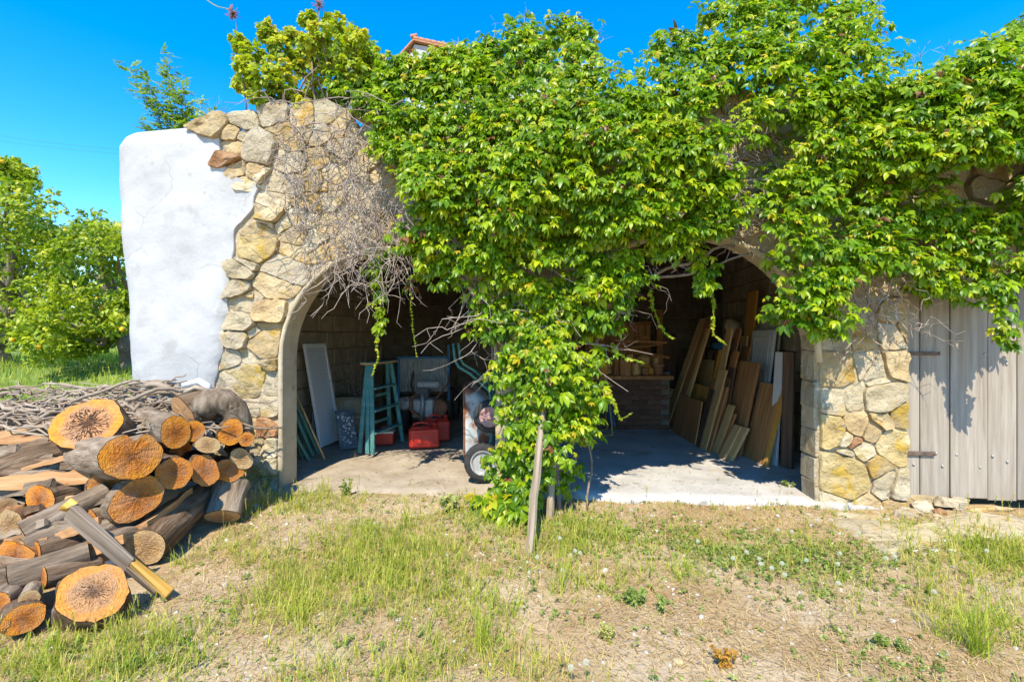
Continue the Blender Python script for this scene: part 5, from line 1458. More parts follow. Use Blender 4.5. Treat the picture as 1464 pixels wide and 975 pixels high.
MB().lathe([(.001, 0), (.06, 0), (.085, .14), (.095, .14), (.095, .17), (.08, .17), (.07, .05), (.001, .04)], 16).build('body', M_TERRA, root)
# boards and crates heaped against the back wall
rbk = random.Random(5)
for k, (px, w0, h0, mt, lab) in enumerate([(862, .16, 1.9, W_BROWN, 'tall brown board against the back wall left of the cupboard'), (880, .22, 1.6, W_DARK, 'dark board against the back wall beside the tall brown one'), (940, .12, 2.0, W_BROWN, 'tallest narrow board against the back wall right of the cupboard'), (952, .26, 1.5, W_DARK, 'wide dark board in the back right corner'), (845, .3, 1.3, W_DARK, 'low dark panel against the back wall')]):
    q = P(px, 480, 9.05); o = MB().box(-w0 / 2, w0 / 2, -.015, .015, 0, h0, bev=.004).build('back_board', mt, None, Matrix.Translation((q.x, q.y - .18, ZF)) @ Matrix.Rotation(R(-8), 4, 'X') @ Matrix.Rotation(rbk.uniform(-.06, .06), 4, 'Y')); setp(o, lab, 'board')
def crate(x, y, z, w0, d0, h0, rz, lab):
    root = thing('wooden_crate', lab, 'crate', (x, y, z), rz)
    n_ = max(2, int(h0 / .09))
    for k in range(n_):
        for s_ in (-1, 1): MB().box(-w0 / 2, w0 / 2, s_ * d0 / 2 - .008, s_ * d0 / 2 + .008, k * h0 / n_ + .006, (k + 1) * h0 / n_ - .012).build('slat', W_TAN, root)
        for s_ in (-1, 1): MB().box(s_ * w0 / 2 - .008, s_ * w0 / 2 + .008, -d0 / 2 + .009, d0 / 2 - .009, k * h0 / n_ + .006, (k + 1) * h0 / n_ - .012).build('slat', W_TAN, root)
    for sx in (-1, 1):
        for sy in (-1, 1): MB().box(sx * (w0 / 2 - .03) - .015, sx * (w0 / 2 - .03) + .015, sy * (d0 / 2 - .025) - .015, sy * (d0 / 2 - .025) + .015, 0, h0).build('corner_post', W_BROWN, root)
    MB().box(-w0 / 2 + .01, w0 / 2 - .01, -d0 / 2 + .01, d0 / 2 - .01, .0, .012).build('bottom', W_BROWN, root)
crate(bx - .55, by + .2, ZF + .863, .42, .3, .27, .2, 'slatted fruit crate standing on the workbench')
crate(bx + .9, by + .55, ZF, .5, .35, .3, -.3, 'slatted crate on the floor between workbench and planks')
crate(bx + .9, by + .55, ZF + .302, .46, .33, .26, .1, 'slatted crate stacked on the floor crate beside the workbench')
# metal frame
q0, q1 = GF(923, 598), GF(952, 607)
root = thing('steel_stand', 'blue-grey metal stand beside the leaning planks', 'stand', ((q0.x + q1.x) / 2, q0.y, ZF))
M_MET = surf('blue_grey_metal', [(0.3, (0.26, 0.31, 0.35)), (0.7, (0.44, 0.48, 0.51))], scale=6, rough=.5, bump=.1, metal=.2)
xx = (q1.x - q0.x) / 2 + .03
for (x, y) in ((-xx, 0), (xx, -.2), (-xx + .05, .35), (xx + .05, .2)):
    MB().box(x - .02, x + .02, y - .015, y + .015, 0, .88).build('leg', M_MET, root, Matrix.Rotation(R(9), 4, 'Y'))
a = [(-xx, 0), (xx, -.2), (xx + .05, .2), (-xx + .05, .35)]
for z in (.06, .85):
    mb = MB()
    for (p0, p1) in zip(a, a[1:] + a[:1]): mb.tube([Vector((*p0, z)), Vector((*p1, z))], .014, 6)
    mb.build('rail', M_MET, root, Matrix.Rotation(R(9), 4, 'Y'))
MB().lathe([(.001, -.01), (.06, -.01), (.085, .0), (.085, .03), (.001, .04)], 16, Matrix.Translation((.06, .0, .32)) @ Matrix.Rotation(R(90), 4, 'X')).build('pulley', M_GREYP, root)
# planks leaning on the right wall
PG = 'planks leaning on the right wall'
def lean(bl, br, tl, th, mat, label, group=None, dd=0.0, name='plank', cat='plank'):
    a = GF(*bl); b = GF(*br); t = P(tl[0], tl[1], a.y + dd)
    return board(name, a, b, t, th, mat, label, cat, group)
lean((948, 606), (955, 611), (1001, 456), .04, W_TAN, 'tall tan batten leaning beside the metal stand, outermost of the stack')
lean((957, 611), (964, 616), (1011, 452), .04, W_BROWN, 'tall brown batten leaning just inside the tall tan one')
lean((966, 616), (970, 618), (1012, 470), .03, W_TAN, 'thin tall strip behind the square brown panel')
lean((963, 618), (994, 638), (972, 562), .022, W_BROWN, 'square brown panel leaning low at the front of the planks', name='panel', cat='panel')
lean((972, 610), (998, 626), (985, 545), .02, W_ORANGE, 'orange-brown panel standing behind the square brown panel', name='panel', cat='panel')
lean((982, 606), (1004, 618), (997, 512), .03, W_TAN, 'upright tan board behind the brown panels')
lean((1000, 612), (1016, 622), (1022, 495), .03, W_BROWN, 'wide brown board standing behind the tan board')
for i, (bl, br, tl, mt, th) in enumerate([((994, 637), (1000, 641), (1016, 556), W_DARK, .03), ((1000, 640), (1010, 645), (1030, 528), W_TAN, .03), ((1008, 643), (1015, 647), (1034, 552), W_BROWN, .03), ((1018, 646), (1026, 650), (1043, 578), W_TAN, .028),
                                    ((1014, 640), (1021, 644), (1049, 502), W_BROWN, .03), ((1024, 641), (1031, 645), (1044, 525), W_DARK, .03), ((1008, 632), (1015, 636), (1040, 470), W_TAN, .025), ((1018, 630), (1024, 634), (1052, 470), W_BROWN, .025), ((1026, 648), (1031, 651), (1047, 590), W_BROWN, .03),
                                    ((1000, 626), (1006, 630), (1028, 500), W_ORANGE, .025), ((990, 628), (996, 632), (1020, 540), W_BROWN, .025), ((1030, 628), (1040, 634), (1062, 495), W_BROWN, .03), ((1044, 622), (1052, 628), (1060, 480), W_TAN, .03)]):
    lean(bl, br, tl, th, mt, ['short dark strip beside the square brown panel', 'tall tan plank leaning between the dark strip and a brown plank', 'brown plank of middling height just inside the tall tan plank', 'short tan plank with clean edges in the plank stack', 'tall brown plank rising behind the short tan one', 'dark plank half hidden behind the brown ones in the stack', 'long thin tan lath reaching the top of the stack', 'long thin brown lath reaching the top of the stack', 'shortest brown plank beside the two tan offcuts', 'narrow orange plank showing behind the tall tan one', 'narrow brown plank behind the short dark strip', 'brown plank standing behind the broad thick plank', 'tan plank standing behind the broad thick plank'][i], PG)
lean((1034, 642), (1058, 654), (1060, 516), .05, W_GREY if False else W_BROWN, 'broad thick brown plank leaning in front of the white panelled doors')
lean((1027, 654), (1036, 658), (1052, 607), .03, W_TAN, 'short tan offcut at the foot of the broad plank, outer one of two', dd=.02)
lean((1037, 656), (1047, 660), (1063, 610), .03, W_TAN, 'short tan offcut at the foot of the broad plank, inner one of two', dd=.02)
o, m, w_, h_ = lean((1063, 652), (1092, 666), (1089, 546), .03, W_BROWN, 'brown board door with orange edge strip leaning on the right wall', name='board_door', cat='door')
MB().box(w_ / 2 + .002, w_ / 2 + .07, -.022, .018, .0, h_, bev=.004).build('edge_strip', W_ORANGE, o)
lean((1100, 663), (1111, 667), (1111, 503), .025, W_PALEGREY, 'tall pale grey board leaning next to the dark panel', name='board', cat='board')
lean((1117, 668), (1133, 672), (1123, 503), .04, W_DARK, 'tall dark brown panel leaning nearest the arch', name='panel', cat='panel')
lean((1052, 622), (1064, 628), (1070, 418), .03, W_ORANGE, 'tall upright orange-brown plank behind the white doors')
def pdoor(bl, br, tl, label):
    o, m, w_, h_ = lean(bl, br, tl, .03, M_WPAINT, label, None, name='panelled_door', cat='door')
    for (z0, z1) in ((.08, .30), (.36, .66), (.71, .94)):
        mb = MB()
        a, b = -w_ * .36, w_ * .36; c_, d_ = h_ * z0, h_ * z1
        for (x0, x1, zz0, zz1) in ((a, b, c_, c_ + .03), (a, b, d_ - .03, d_), (a, a + .03, c_ + .031, d_ - .031), (b - .03, b, c_ + .031, d_ - .031)):
            mb.box(x0, x1, -.026, -.0155, zz0, zz1, bev=.003)
        mb.build('moulding', M_WPAINT, o)
pdoor((1058, 630), (1088, 646), (1077, 472), 'white panelled door leaning behind the brown boards, outer of two')
pdoor((1070, 622), (1100, 640), (1086, 440), 'white panelled door leaning against the wall, taller one behind')
p = P(1050, 470, 7.6)
root = thing('pale_basin', 'round pale basin propped up above the planks', 'basin', p)
MB().lathe([(.001, .06), (.10, .05), (.16, .0), (.175, -.01), (.18, .0), (.16, .025), (.10, .075), (.001, .085)], 24, Matrix.Rotation(R(62), 4, 'X') @ Matrix.Rotation(R(20), 4, 'Y')).build('bowl', M_RENDER, root)
p2 = P(1050, 492, 7.6)
o = MB().box(-.28, .28, -.18, .18, 0, .10, bev=.01).build('blue_box', M_BLUE, None, Matrix.Translation((p2.x, p2.y, p2.z - .08))); setp(o, 'low blue box under the round pale basin', 'box')
hh = p2.z - .085
root = thing('storage_rack', 'dark timber rack against the right wall holding basin and box', 'rack', (p2.x, p2.y, ZF))
MB().box(-.34, .34, -.22, .22, hh - ZF - .04, hh - ZF, bev=.004).build('shelf', W_DARK, root)
for sx in (-1, 1):
    for sy in (-1, 1): MB().box(sx * .31 - .03, sx * .31 + .03, sy * .19 - .03, sy * .19 + .03, 0, hh - ZF - .041).build('leg', W_DARK, root)
# ================================================================== plants above and beyond
def tree_limbs(root, base, heads, r0, mat, rg_, forks=3):
    b0 = Vector(root.location)
    for h in heads:
        MB().tube([p - b0 for p in wander(base, h, 9, .12, rg_)], [r0 * (1 - .85 * i / 9) for i in range(10)], 7).build('limb', mat, root)
def cluster_tmpl(rs, n=5, L=1.0, W=.5):
    Vs, Ts = [], []; b = 0
    for k in range(n):
        V, T = leaflet(L * rs.uniform(.7, 1.1), L * W * rs.uniform(.8, 1.1), rs.uniform(.1, .5), rs.uniform(.1, .6))
        V = rotz(V, rs.uniform(0, 6.28)); a = rs.uniform(-.8, .6)
        c, s = math.cos(a), math.sin(a); yz = V[:, 1:3].copy(); V[:, 1] = yz[:, 0] * c - yz[:, 1] * s; V[:, 2] = yz[:, 0] * s + yz[:, 1] * c
        V = V + rs.uniform(-.25, .25, 3) * L
        Vs.append(V); Ts.append(T + b); b += len(V)
    return np.vstack(Vs), np.vstack(Ts)
rst = np.random.RandomState(9)
CIT = [cluster_tmpl(rst, 5, 1, .5) for _ in range(6)]
M_CITRUS = foliage('citrus_leaf', [(0.0, (0.09, 0.16, 0.010)), (0.4, (0.27, 0.34, 0.016)), (0.75, (0.44, 0.45, 0.025)), (1.0, (0.50, 0.48, 0.03))], rough=.4, trans=.35)
M_TRUNK = surf('tree_bark', [(0.3, (0.12, 0.09, 0.06)), (0.6, (0.24, 0.19, 0.14)), (0.8, (0.34, 0.28, 0.21))], scale=4, rough=.95, bump=.8, bscale=14)
M_FRUIT = surf('orange_fruit', [(0.3, (0.62, 0.30, 0.01)), (0.7, (0.72, 0.44, 0.02))], scale=6, rough=.5, bump=.15, bscale=60)
def cloud(clumps, per, rs, size, young=.25, tb=.35, flat=.8):
    pos, Yd, Zd, sc, tn = [], [], [], [], []
    for (c, r) in clumps:
        age = rs.uniform(-.15, .15)
        for k in range(per):
            d = rs.normal(size=3); d /= np.linalg.norm(d)
            q = rs.uniform(.25, 1) ** .6
            pos.append(np.array(c) + d * r * q * np.array([1, 1, flat])); Yd.append(d + rs.normal(size=3) * .6 + np.array([0, 0, -.2])); Zd.append(np.array([0, -.3, 1]) + rs.normal(size=3) * .5)
            sc.append(rs.uniform(*size)); t = tb + age + rs.uniform(-.2, .2)
            if d[2] > 0 and rs.uniform() < young: t += .35
            tn.append(min(max(t, 0), 1))
    return np.array(pos), np.array(Yd), np.array(Zd), np.array(sc), np.array(tn)
def orange_tree(base, d, crown, trunk_r, label, nfruit, seed, per=54):
    rg_ = random.Random(seed); rs = np.random.RandomState(seed)
    root = thing('orange_tree', label, 'tree', base, 0, None)
    b0 = Vector(base)
    clumps = []
    for (px, py, rpx) in crown:
        for k in range(3):
            c = P(px, py, d + rg_.uniform(-1.2, 1.2)); clumps.append((c + Vector((rg_.uniform(-.2, .2), 0, rg_.uniform(-.2, .2))), rpx / F * d * rg_.uniform(.85, 1.25)))
    fork = b0 + Vector((rg_.uniform(-.2, .2), 0, .75))
    MB().tube([p - b0 for p in wander(b0 - Vector((0, 0, .1)), fork, 6, .05, rg_)], [trunk_r * 1.25, trunk_r * 1.05, trunk_r, trunk_r, trunk_r, trunk_r * 1.02, trunk_r * .9], 9, wob=.08).build('trunk', M_TRUNK, root)
    tree_limbs(root, fork, [c for c, r in clumps[::3]], trunk_r * .6, M_TRUNK, rg_)
    pos, Yd, Zd, sc, tn = cloud(clumps, per, rs, (.075, .13))
    V, T, A = scatter(CIT, pos - np.array(base), frames(Yd, Zd), sc, tn, rs.randint(0, len(CIT), len(pos)))
    o = link('crown', mesh_np('crown', V, T, True, A), root, M_CITRUS); o['kind'] = 'stuff'
    fm = MB().lathe([(.001, -.042), (.03, -.032), (.042, 0), (.03, .032), (.001, .042)], 10).mesh('fruit'); fm.materials.append(M_FRUIT)
    for k in range(nfruit):
        c, r = rg_.choice(clumps); v = Vector((rg_.gauss(0, .5), -1.0, rg_.gauss(0, .4))).normalized() * r * .86
        link('orange_fruit', fm, root, None, Matrix.Translation(c + v - b0))
    return root
def on_ground(px, d):
    x = (px - CX) / F * d; return (x, d, ground_z(x, d) - .02)
orange_tree(on_ground(186, 9.6), 9.4, [(150, 345, 30), (120, 365, 32), (165, 390, 26), (105, 410, 34), (140, 430, 32), (90, 450, 30), (160, 450, 22), (125, 460, 28), (140, 325, 22), (170, 340, 20), (75, 400, 28), (175, 420, 16), (168, 470, 14), (60, 450, 26), (110, 480, 24), (80, 485, 22), (145, 485, 18), (60, 490, 20)], .13, 'orange tree with forked grey trunk beside the whitewashed wall end', 10, 31)
orange_tree(on_ground(0, 10.5), 10.3, [(20, 270, 26), (45, 300, 28), (10, 310, 34), (60, 340, 30), (25, 350, 38), (-30, 300, 40), (-40, 360, 46), (55, 385, 34), (15, 400, 38), (40, 430, 30), (-30, 420, 40), (70, 330, 24), (45, 262, 16), (85, 355, 22), (5, 245, 12), (0, 440, 34), (60, 455, 24), (90, 420, 24), (20, 470, 28), (-20, 480, 28), (50, 480, 22)], .15, 'taller orange tree with fruit behind the wood pile', 16, 32)
orange_tree(on_ground(-110, 15), 15, [(-60, 330, 40), (-110, 300, 50), (-160, 350, 50), (-100, 400, 50), (0, 390, 30)], .16, 'orange tree farther back partly behind the taller one', 4, 33, 20)

for k, (px, d, cr, lab) in enumerate([(40, 19, [(20, 420, 34), (60, 400, 30), (90, 430, 34), (30, 450, 30), (70, 455, 30), (0, 440, 30)], 'low bushy citrus tree at the far end of the bank'), (150, 22, [(120, 400, 26), (150, 390, 28), (175, 410, 26), (130, 435, 28), (165, 440, 28), (195, 420, 24), (150, 460, 26)], 'rounded citrus tree behind the forked orange tree')]):
    orange_tree(on_ground(px, d), d, cr, .14, lab, 0, 40 + k, 40)
# shrub with yellow-green rosettes on top of the wall
IV = []
for _ in range(5):
    V, T = palmate(rst, 5, 1.0, .62, 66, .2); IV.append((V, T))
M_SHRUB = foliage('wall_shrub_leaf', [(0.0, (0.10, 0.18, 0.012)), (0.5, (0.30, 0.36, 0.02)), (0.8, (0.50, 0.48, 0.03)), (1.0, (0.56, 0.44, 0.06))], rough=.5, trans=.42)
rgs = random.Random(17)
b = PWL(452, 172, .1)
root = thing('wall_shrub', 'yellow-green shrub with rounded leaf heads growing on the wall top', 'shrub', b)
heads = [(345, 62, 12), (350, 95, 14), (383, 45, 14), (362, 75, 16), (400, 70, 18), (412, 52, 12), (375, 110, 18), (400, 118, 20), (345, 120, 12), (442, 28, 14), (460, 45, 18), (480, 35, 16), (450, 75, 20), (485, 75, 22), (510, 60, 18), (430, 100, 22), (470, 110, 20), (505, 100, 22), (370, 140, 14), (420, 140, 16), (520, 90, 16), (535, 85, 18), (440, 60, 14), (400, 135, 16), (450, 130, 18), (480, 140, 18), (500, 130, 20), (515, 115, 18), (430, 150, 14), (395, 95, 18), (360, 128, 13), (458, 90, 20), (390, 60, 14), (425, 85, 18)]
cl = []
for (px, py, rp) in heads:
    v = rgs.uniform(-.1, .35); c = PWL(px, py, v); cl.append((c, rp / F * 4.9 * 1.0))
    MB().tube([p - b for p in wander(b + Vector((rgs.uniform(-.35, .25), 0, -.05)), c, 7, .07, rgs)], [.014 - .0013 * i for i in range(8)], 5).build('stem', M_STEM, root)
pos, Yd, Zd, sc, tn = cloud(cl, 60, rst, (.05, .085), .4, .5, .8)
fr = np.linalg.norm(pos - np.array([0, 0, H]), axis=1) * 0
build_leaves(root, 'leaf', pos, Yd, Zd, sc, tn, fr, M_SHRUB, IV, rst, npart=200)
# tall seeded sprig at its left
sp = PWL(352, 160, .15)
root = thing('seeded_sprig', 'spindly sprig with brown seed head beside the yellow-green shrub', 'plant', sp)
MB().tube([p - sp for p in wander(sp, PWL(334, 20, .15), 9, .04, rgs)], [.009 - .0007 * i for i in range(10)], 5).build('stem', M_STEM, root)
M_SEED = surf('seed_head', [(0.3, (0.20, 0.09, 0.05)), (0.7, (0.33, 0.17, 0.10))], scale=20, rough=.9, bump=0)
mb = MB()
for k in range(70):
    d = Vector((rgs.gauss(0, 1), rgs.gauss(0, 1), rgs.gauss(0, 1))).normalized()
    q = PWL(333, 20, .15) - sp; mb.tube([q, q + d * rgs.uniform(.03, .085)], [.002, .004], 3)
mb.build('seed_head', M_SEED, root)
pos, Yd, Zd, sc, tn = cloud([(PWL(335, 50, .15), .07), (PWL(340, 85, .15), .08), (PWL(338, 68, .15), .06), (PWL(346, 110, .15), .07)], 14, rst, (.03, .055), .3, .5)
V, T, A = scatter(IV, pos - np.array(sp), frames(Yd, Zd), sc, tn, rst.randint(0, 5, len(pos))); o = link('leaves', mesh_np('leaves', V, T, True, A), root, M_SHRUB); o['kind'] = 'stuff'
MB().tube([p - sp for p in wander(PWL(330, 15, .15), PWL(278, -4, .15), 6, .02, rgs)], .005, 4).build('thin_stalk', M_TENDRIL, root)
# second dry seed head above the shrub
sp = PWL(455, 60, .2)
root = thing('dry_seed_head', 'dry brown seed head sticking up above the yellow-green shrub', 'plant', sp)
mb = MB(); q = PWL(456, 8, .2) - sp
for k in range(50):
    d = Vector((rgs.gauss(0, 1), rgs.gauss(0, 1), rgs.gauss(.3, 1))).normalized(); mb.tube([q, q + d * rgs.uniform(.03, .08)], [.002, .004], 3)
mb.build('seed_head', M_SEED, root); MB().tube([(0, 0, 0), q], .005, 4).build('stem', M_STEM, root)
# ash sapling behind the whitewashed end
ASH = [pinnate(rst, 4) for _ in range(5)]
M_ASH = foliage('sapling_leaf', [(0.0, (0.07, 0.14, 0.02)), (0.5, (0.18, 0.27, 0.03)), (1.0, (0.32, 0.38, 0.05))], rough=.5, trans=.4)
b = PWL(245, 200, 1.25)
root = thing('sapling', 'feathery green sapling rising behind the whitewashed wall end', 'sapling', b)
P_, Y_, Z_, S_, T_ = [], [], [], [], []
for (px, py) in [(233, 78), (190, 98), (262, 118), (215, 120), (285, 145), (200, 130), (245, 100), (225, 150), (268, 160), (292, 165), (210, 178), (236, 110), (180, 95), (250, 135)]:
    pts = wander(b + Vector((rgs.uniform(-.2, .3), 0, -.1)), PWL(px, py, 1.25 + rgs.uniform(-.25, .25)), 9, .05, rgs)
    MB().tube([p - b for p in pts], [.009 - .0008 * i for i in range(10)], 4).build('stem', M_TENDRIL, root)
    for p in pts[3:]:
        for k in range(4):
            P_.append(np.array(p - b) + rst.normal(size=3) * .02); Y_.append(np.array([rgs.gauss(0, 1), rgs.gauss(0, 1), rgs.uniform(-.1, .9)])); Z_.append(np.array([rgs.gauss(0, .4), -.5, 1])); S_.append(rgs.uniform(.10, .19)); T_.append(rgs.uniform(.2, .8))
V, T, A = scatter(ASH, np.array(P_), frames(np.array(Y_), np.array(Z_)), np.array(S_), np.array(T_), rst.randint(0, 5, len(P_))); o = link('leaves', mesh_np('leaves', V, T, True, A), root, M_ASH); o['kind'] = 'stuff'
# small weeds on the wall top by the plaster
b = PWL(305, 172, .25)
root = thing('wall_top_weed', 'small dry-tipped weed on the wall top next to the whitewash', 'weed', b)
mb = MB()
for k in range(26):
    e = Vector((rgs.uniform(-.22, .22), rgs.uniform(-.1, .1), rgs.uniform(.06, .26))); mb.tube(wander((rgs.uniform(-.1, .1), 0, -.03), e, 4, .03, rgs), [.003, .003, .002, .002, .001], 3)
mb.build('stalks', M_TENDRIL, root)
pos, Yd, Zd, sc, tn = cloud([(b + Vector((0, 0, .05)), .1), (b + Vector((-.1, 0, .03)), .08)], 16, rst, (.02, .045), .3, .5)
V, T, A = scatter(IV, pos - np.array(b), frames(Yd, Zd), sc, tn, rst.randint(0, 5, len(pos))); o = link('leaves', mesh_np('leaves', V, T, True, A), root, M_SHRUB); o['kind'] = 'stuff'
# wispy tendrils standing out of the vine against the sky
rgw = random.Random(55)
for (px, py, rt) in [(762, 34, VA), (835, 45, VA), (850, 48, VA), (1010, 22, VBt), (1300, 92, VBt), (1312, 88, VBt), (1340, 80, VBt), (1460, 36, VBt), (640, 78, VA), (690, 58, VA), (1245, 20, VBt), (1180, -2, VBt)]:
    p0 = PWL(px, py + 25, .05); p1 = PWL(px + rgw.uniform(-14, 26), py - rgw.uniform(8, 26), .05)
    bb = Vector(rt.location); pts = wander(p0, p1, 7, .05, rgw)
    mb = MB(); mb.tube([p - bb for p in pts], [.004 - .0004 * i for i in range(8)], 3)
    for k in range(6):
        s_ = pts[rgw.randint(3, 7)]; mb.tube([s_ - bb, s_ - bb + Vector((rgw.uniform(-.1, .1), rgw.uniform(-.05, .05), rgw.uniform(-.03, .08)))], [.002, .001], 3)
    mb.build('tendril', M_TENDRIL, rt)
# white house far behind, its gable tip showing over the vine
hx = P(585, 52, 16).x
HOUSE = thing('white_house', 'white house with terracotta roof peeping over the vine', 'house', (hx + 1.6, 17.5, ground_z(hx, 17.5) - .1))
zt = P(585, 56, 16).z - HOUSE.location.z
MB().box(-1.75, 4.5, -1.4, 4, 0, zt - .75).build('wall', M_WHITE, HOUSE)
pv = [(-1.75, -1.4, zt - .752), (-1.75, 4, zt - .752), (4.5, 4, zt - .752), (4.5, -1.4, zt - .752), (-1.45, -1.4, zt - .12), (-1.45, 4, zt - .12), (2.2, -1.4, zt - .752), (2.2, 4, zt - .752)]
link('gable', mesh_py('gable', pv, [[0, 4, 6], [1, 7, 5], [0, 1, 5, 4], [4, 5, 7, 6]]), HOUSE, M_WHITE)
rf = MB()
for (a, b2_) in (((-1.95, zt - .55), (-1.45, zt)), ((-1.45, zt), (2.9, zt - .95))):
    rf.add([(a[0], -1.55, a[1]), (b2_[0], -1.55, b2_[1]), (b2_[0], 4.1, b2_[1]), (a[0], 4.1, a[1]), (a[0], -1.55, a[1] - .07), (b2_[0], -1.55, b2_[1] - .07), (b2_[0], 4.1, b2_[1] - .07), (a[0], 4.1, a[1] - .07)], [[0, 1, 2, 3], [7, 6, 5, 4], [0, 4, 5, 1], [3, 2, 6, 7], [0, 3, 7, 4], [1, 5, 6, 2]])
ROOF = rf.build('roof', M_TERRA, HOUSE)
tile = MB().tube([(0, 0, 0), (.22, 0, 0)], [.075, .06], 8).mesh('roof_tile'); tile.materials.append(M_TERRA)
d0 = Vector((4.35, 0, -.95)).normalized()
for k in range(14):
    link('roof_tile', tile, ROOF, None, frame_mtx(Vector((-1.45, -1.5, zt + .02)) + d0 * (.2 * k), d0, Vector((0, 0, 1))))
link('roof_tile', tile, ROOF, None, frame_mtx(Vector((-1.55, -1.5, zt + .06)), Vector((1, 0, .25)), Vector((0, 0, 1))))
w_ = MB().box(-.5, .5, -1.43, -1.36, zt - 3.4, zt - 2.2).build('window', M_GREYP, HOUSE)
MB().box(-.55, .55, -1.46, -1.405, zt - 3.48, zt - 3.405).build('sill', M_WHITE, w_)
# overhead cables
M_CABLE = surf('cable', [(0.3, (0.06, 0.06, 0.07)), (0.7, (0.1, 0.1, 0.11))], rough=.6, bump=0)
for (y0, y1) in ((188, 215), (196, 220)):
    a = P(-140, y0 - 16, 44); e = P(330, y1 + 10, 40)
    pts = [a.lerp(e, i / 14) - Vector((0, 0, .5 * math.sin(math.pi * i / 14))) for i in range(15)]
    o = MB().tube([p - pts[0] for p in pts], .007, 4).build('overhead_cable', M_CABLE, None, Matrix.Translation(pts[0])); setp(o, 'thin overhead cable crossing the sky above the orange trees', 'cable', 'overhead cables')
# ================================================================== grass, weeds and stones on the ground
rsg = np.random.RandomState(77)
def gz(x, y): return ground_z(float(x), float(y))
def blade_mesh(x, y, z, h, wd_, ang, lean_, curl, tint, seg=3):
    """tapering bent blades; arrays in, arrays out"""
    n = len(x)
    dx, dy = np.cos(ang), np.sin(ang)
    px, py = -dy, dx
    rows = []
    for k in range(seg + 1):
        t = k / seg
        off = h * (lean_ * t + curl * t * t); zz = z + h * t * (1 - .35 * np.minimum(np.abs(lean_ + curl), 1.4) * t)
        cx = x + dx * off; cy = y + dy * off
        w = wd_ * (1 - t) ** .7 * .5 if k < seg else np.zeros(n)
        if k < seg:
            rows.append(np.stack([cx - px * w, cy - py * w, zz], 1)); rows.append(np.stack([cx + px * w, cy + py * w, zz], 1))
        else: rows.append(np.stack([cx, cy, zz], 1))
    V = np.stack(rows, 1)                       # n, 2seg+1, 3
    T = []
    for k in range(seg - 1):
        a = 2 * k; T += [(a, a + 1, a + 3), (a, a + 3, a + 2)]
    a = 2 * (seg - 1); T.append((a, a + 1, a + 2))
    T = np.array(T); m = V.shape[1]
    T = T[None] + (np.arange(n) * m)[:, None, None]
    return V.reshape(-1, 3), T.reshape(-1, 3), np.repeat(tint, m)
# patches of density, centred by where they lie in the yard
def patch(px, py, sx, sy, a):
    g = G(px, py); return (g.x, g.y, sx, sy, a)
GREEN = [patch(560, 800, .75, .45, 1.0), (patch(450, 720, .35, .25, .9)), patch(430, 860, .5, .25, .7), patch(690, 880, .3, .3, .6), patch(640, 740, .5, .25, .55), patch(830, 770, .35, .3, .75), patch(850, 830, .3, .2, .35), patch(1000, 770, .5, .3, .25), patch(1150, 790, .6, .3, .25), patch(100, 960, .5, .2, 1.0), patch(560, 960, .5, .15, .7),
         patch(1430, 800, .4, .35, .9), patch(1400, 900, .35, .2, .7), patch(250, 920, .3, .15, .5), patch(300, 790, .3, .25, .35), patch(720, 960, .4, .12, .4), patch(1300, 760, .4, .2, .2), patch(360, 720, .2, .2, .5), patch(500, 690, .25, .15, .4), patch(860, 900, .2, .1, .35)]
BARE = [patch(300, 850, .35, .2, .8), patch(590, 735, .35, .18, .5), patch(1000, 900, .6, .25, .55), patch(1150, 930, .4, .2, .4), patch(1320, 745, .4, .15, .6), patch(700, 800, .2, .2, .3), patch(200, 950, .2, .1, .3)]
def dens(x, y):
    d = .05
    for (cx, cy, sx, sy, a) in GREEN: d += a * math.exp(-((x - cx) / sx) ** 2 - ((y - cy) / sy) ** 2)
    for (cx, cy, sx, sy, a) in BARE: d -= a * math.exp(-((x - cx) / sx) ** 2 - ((y - cy) / sy) ** 2)
    d += .32 * fbm(x * 2.3, y * 2.3, 4)
    return d
def sample(n, fn, xr=(-5.2, 5.4), yr=(1.7, 4.75), z=True):
    out = []
    while len(out) < n:
        x = rsg.uniform(*xr); y = rsg.uniform(*yr)
        if abs(x) > y * 1.12 + .3: continue
        if y > 4.72 - .1 * x - .05 and -3.4 < x: continue
        if x < -2.2 - .1 * (y - 2.6) and y > 2.75 + .0 * x and x > -7: continue       # under the wood pile
        if rsg.uniform() < fn(x, y): out.append((x, y))
    return np.array(out)
M_GRASS = foliage('grass_blade', [(0.0, (0.17, 0.25, 0.015)), (0.35, (0.34, 0.41, 0.03)), (0.6, (0.52, 0.49, 0.08)), (1.0, (0.62, 0.46, 0.18))], rough=.6, trans=.35, tcol=1.25)
M_STRAW = foliage('dry_straw', [(0.0, (0.30, 0.17, 0.06)), (0.5, (0.50, 0.33, 0.13)), (1.0, (0.64, 0.47, 0.23))], rough=.8, trans=.15, tcol=1.0)
# tufts of green grass
tuft = sample(1750, lambda x, y: max(0, dens(x, y)) ** 1.3)
X, Y, Hh, TT = [], [], [], []
for (x, y) in tuft:
    n = rsg.randint(5, 16); t = rsg.uniform(.08, .7); hh = rsg.uniform(.05, .15) * (1 + .35 * max(0, fbm(x, y, 9)))
    for k in range(n):
        X.append(x + rsg.normal() * .022); Y.append(y + rsg.normal() * .022); Hh.append(hh * rsg.uniform(.5, 1.3)); TT.append(np.clip(t + rsg.uniform(-.2, .25), 0, 1))
X, Y, Hh, TT = map(np.array, (X, Y, Hh, TT)); n = len(X)
Z = np.array([gz(a, b) for a, b in zip(X, Y)]) - .005
V1, T1, A1 = blade_mesh(X, Y, Z, Hh, rsg.uniform(.0025, .006, n), rsg.uniform(0, 6.28, n), rsg.uniform(0, .75, n), rsg.uniform(-.1, .9, n), TT)
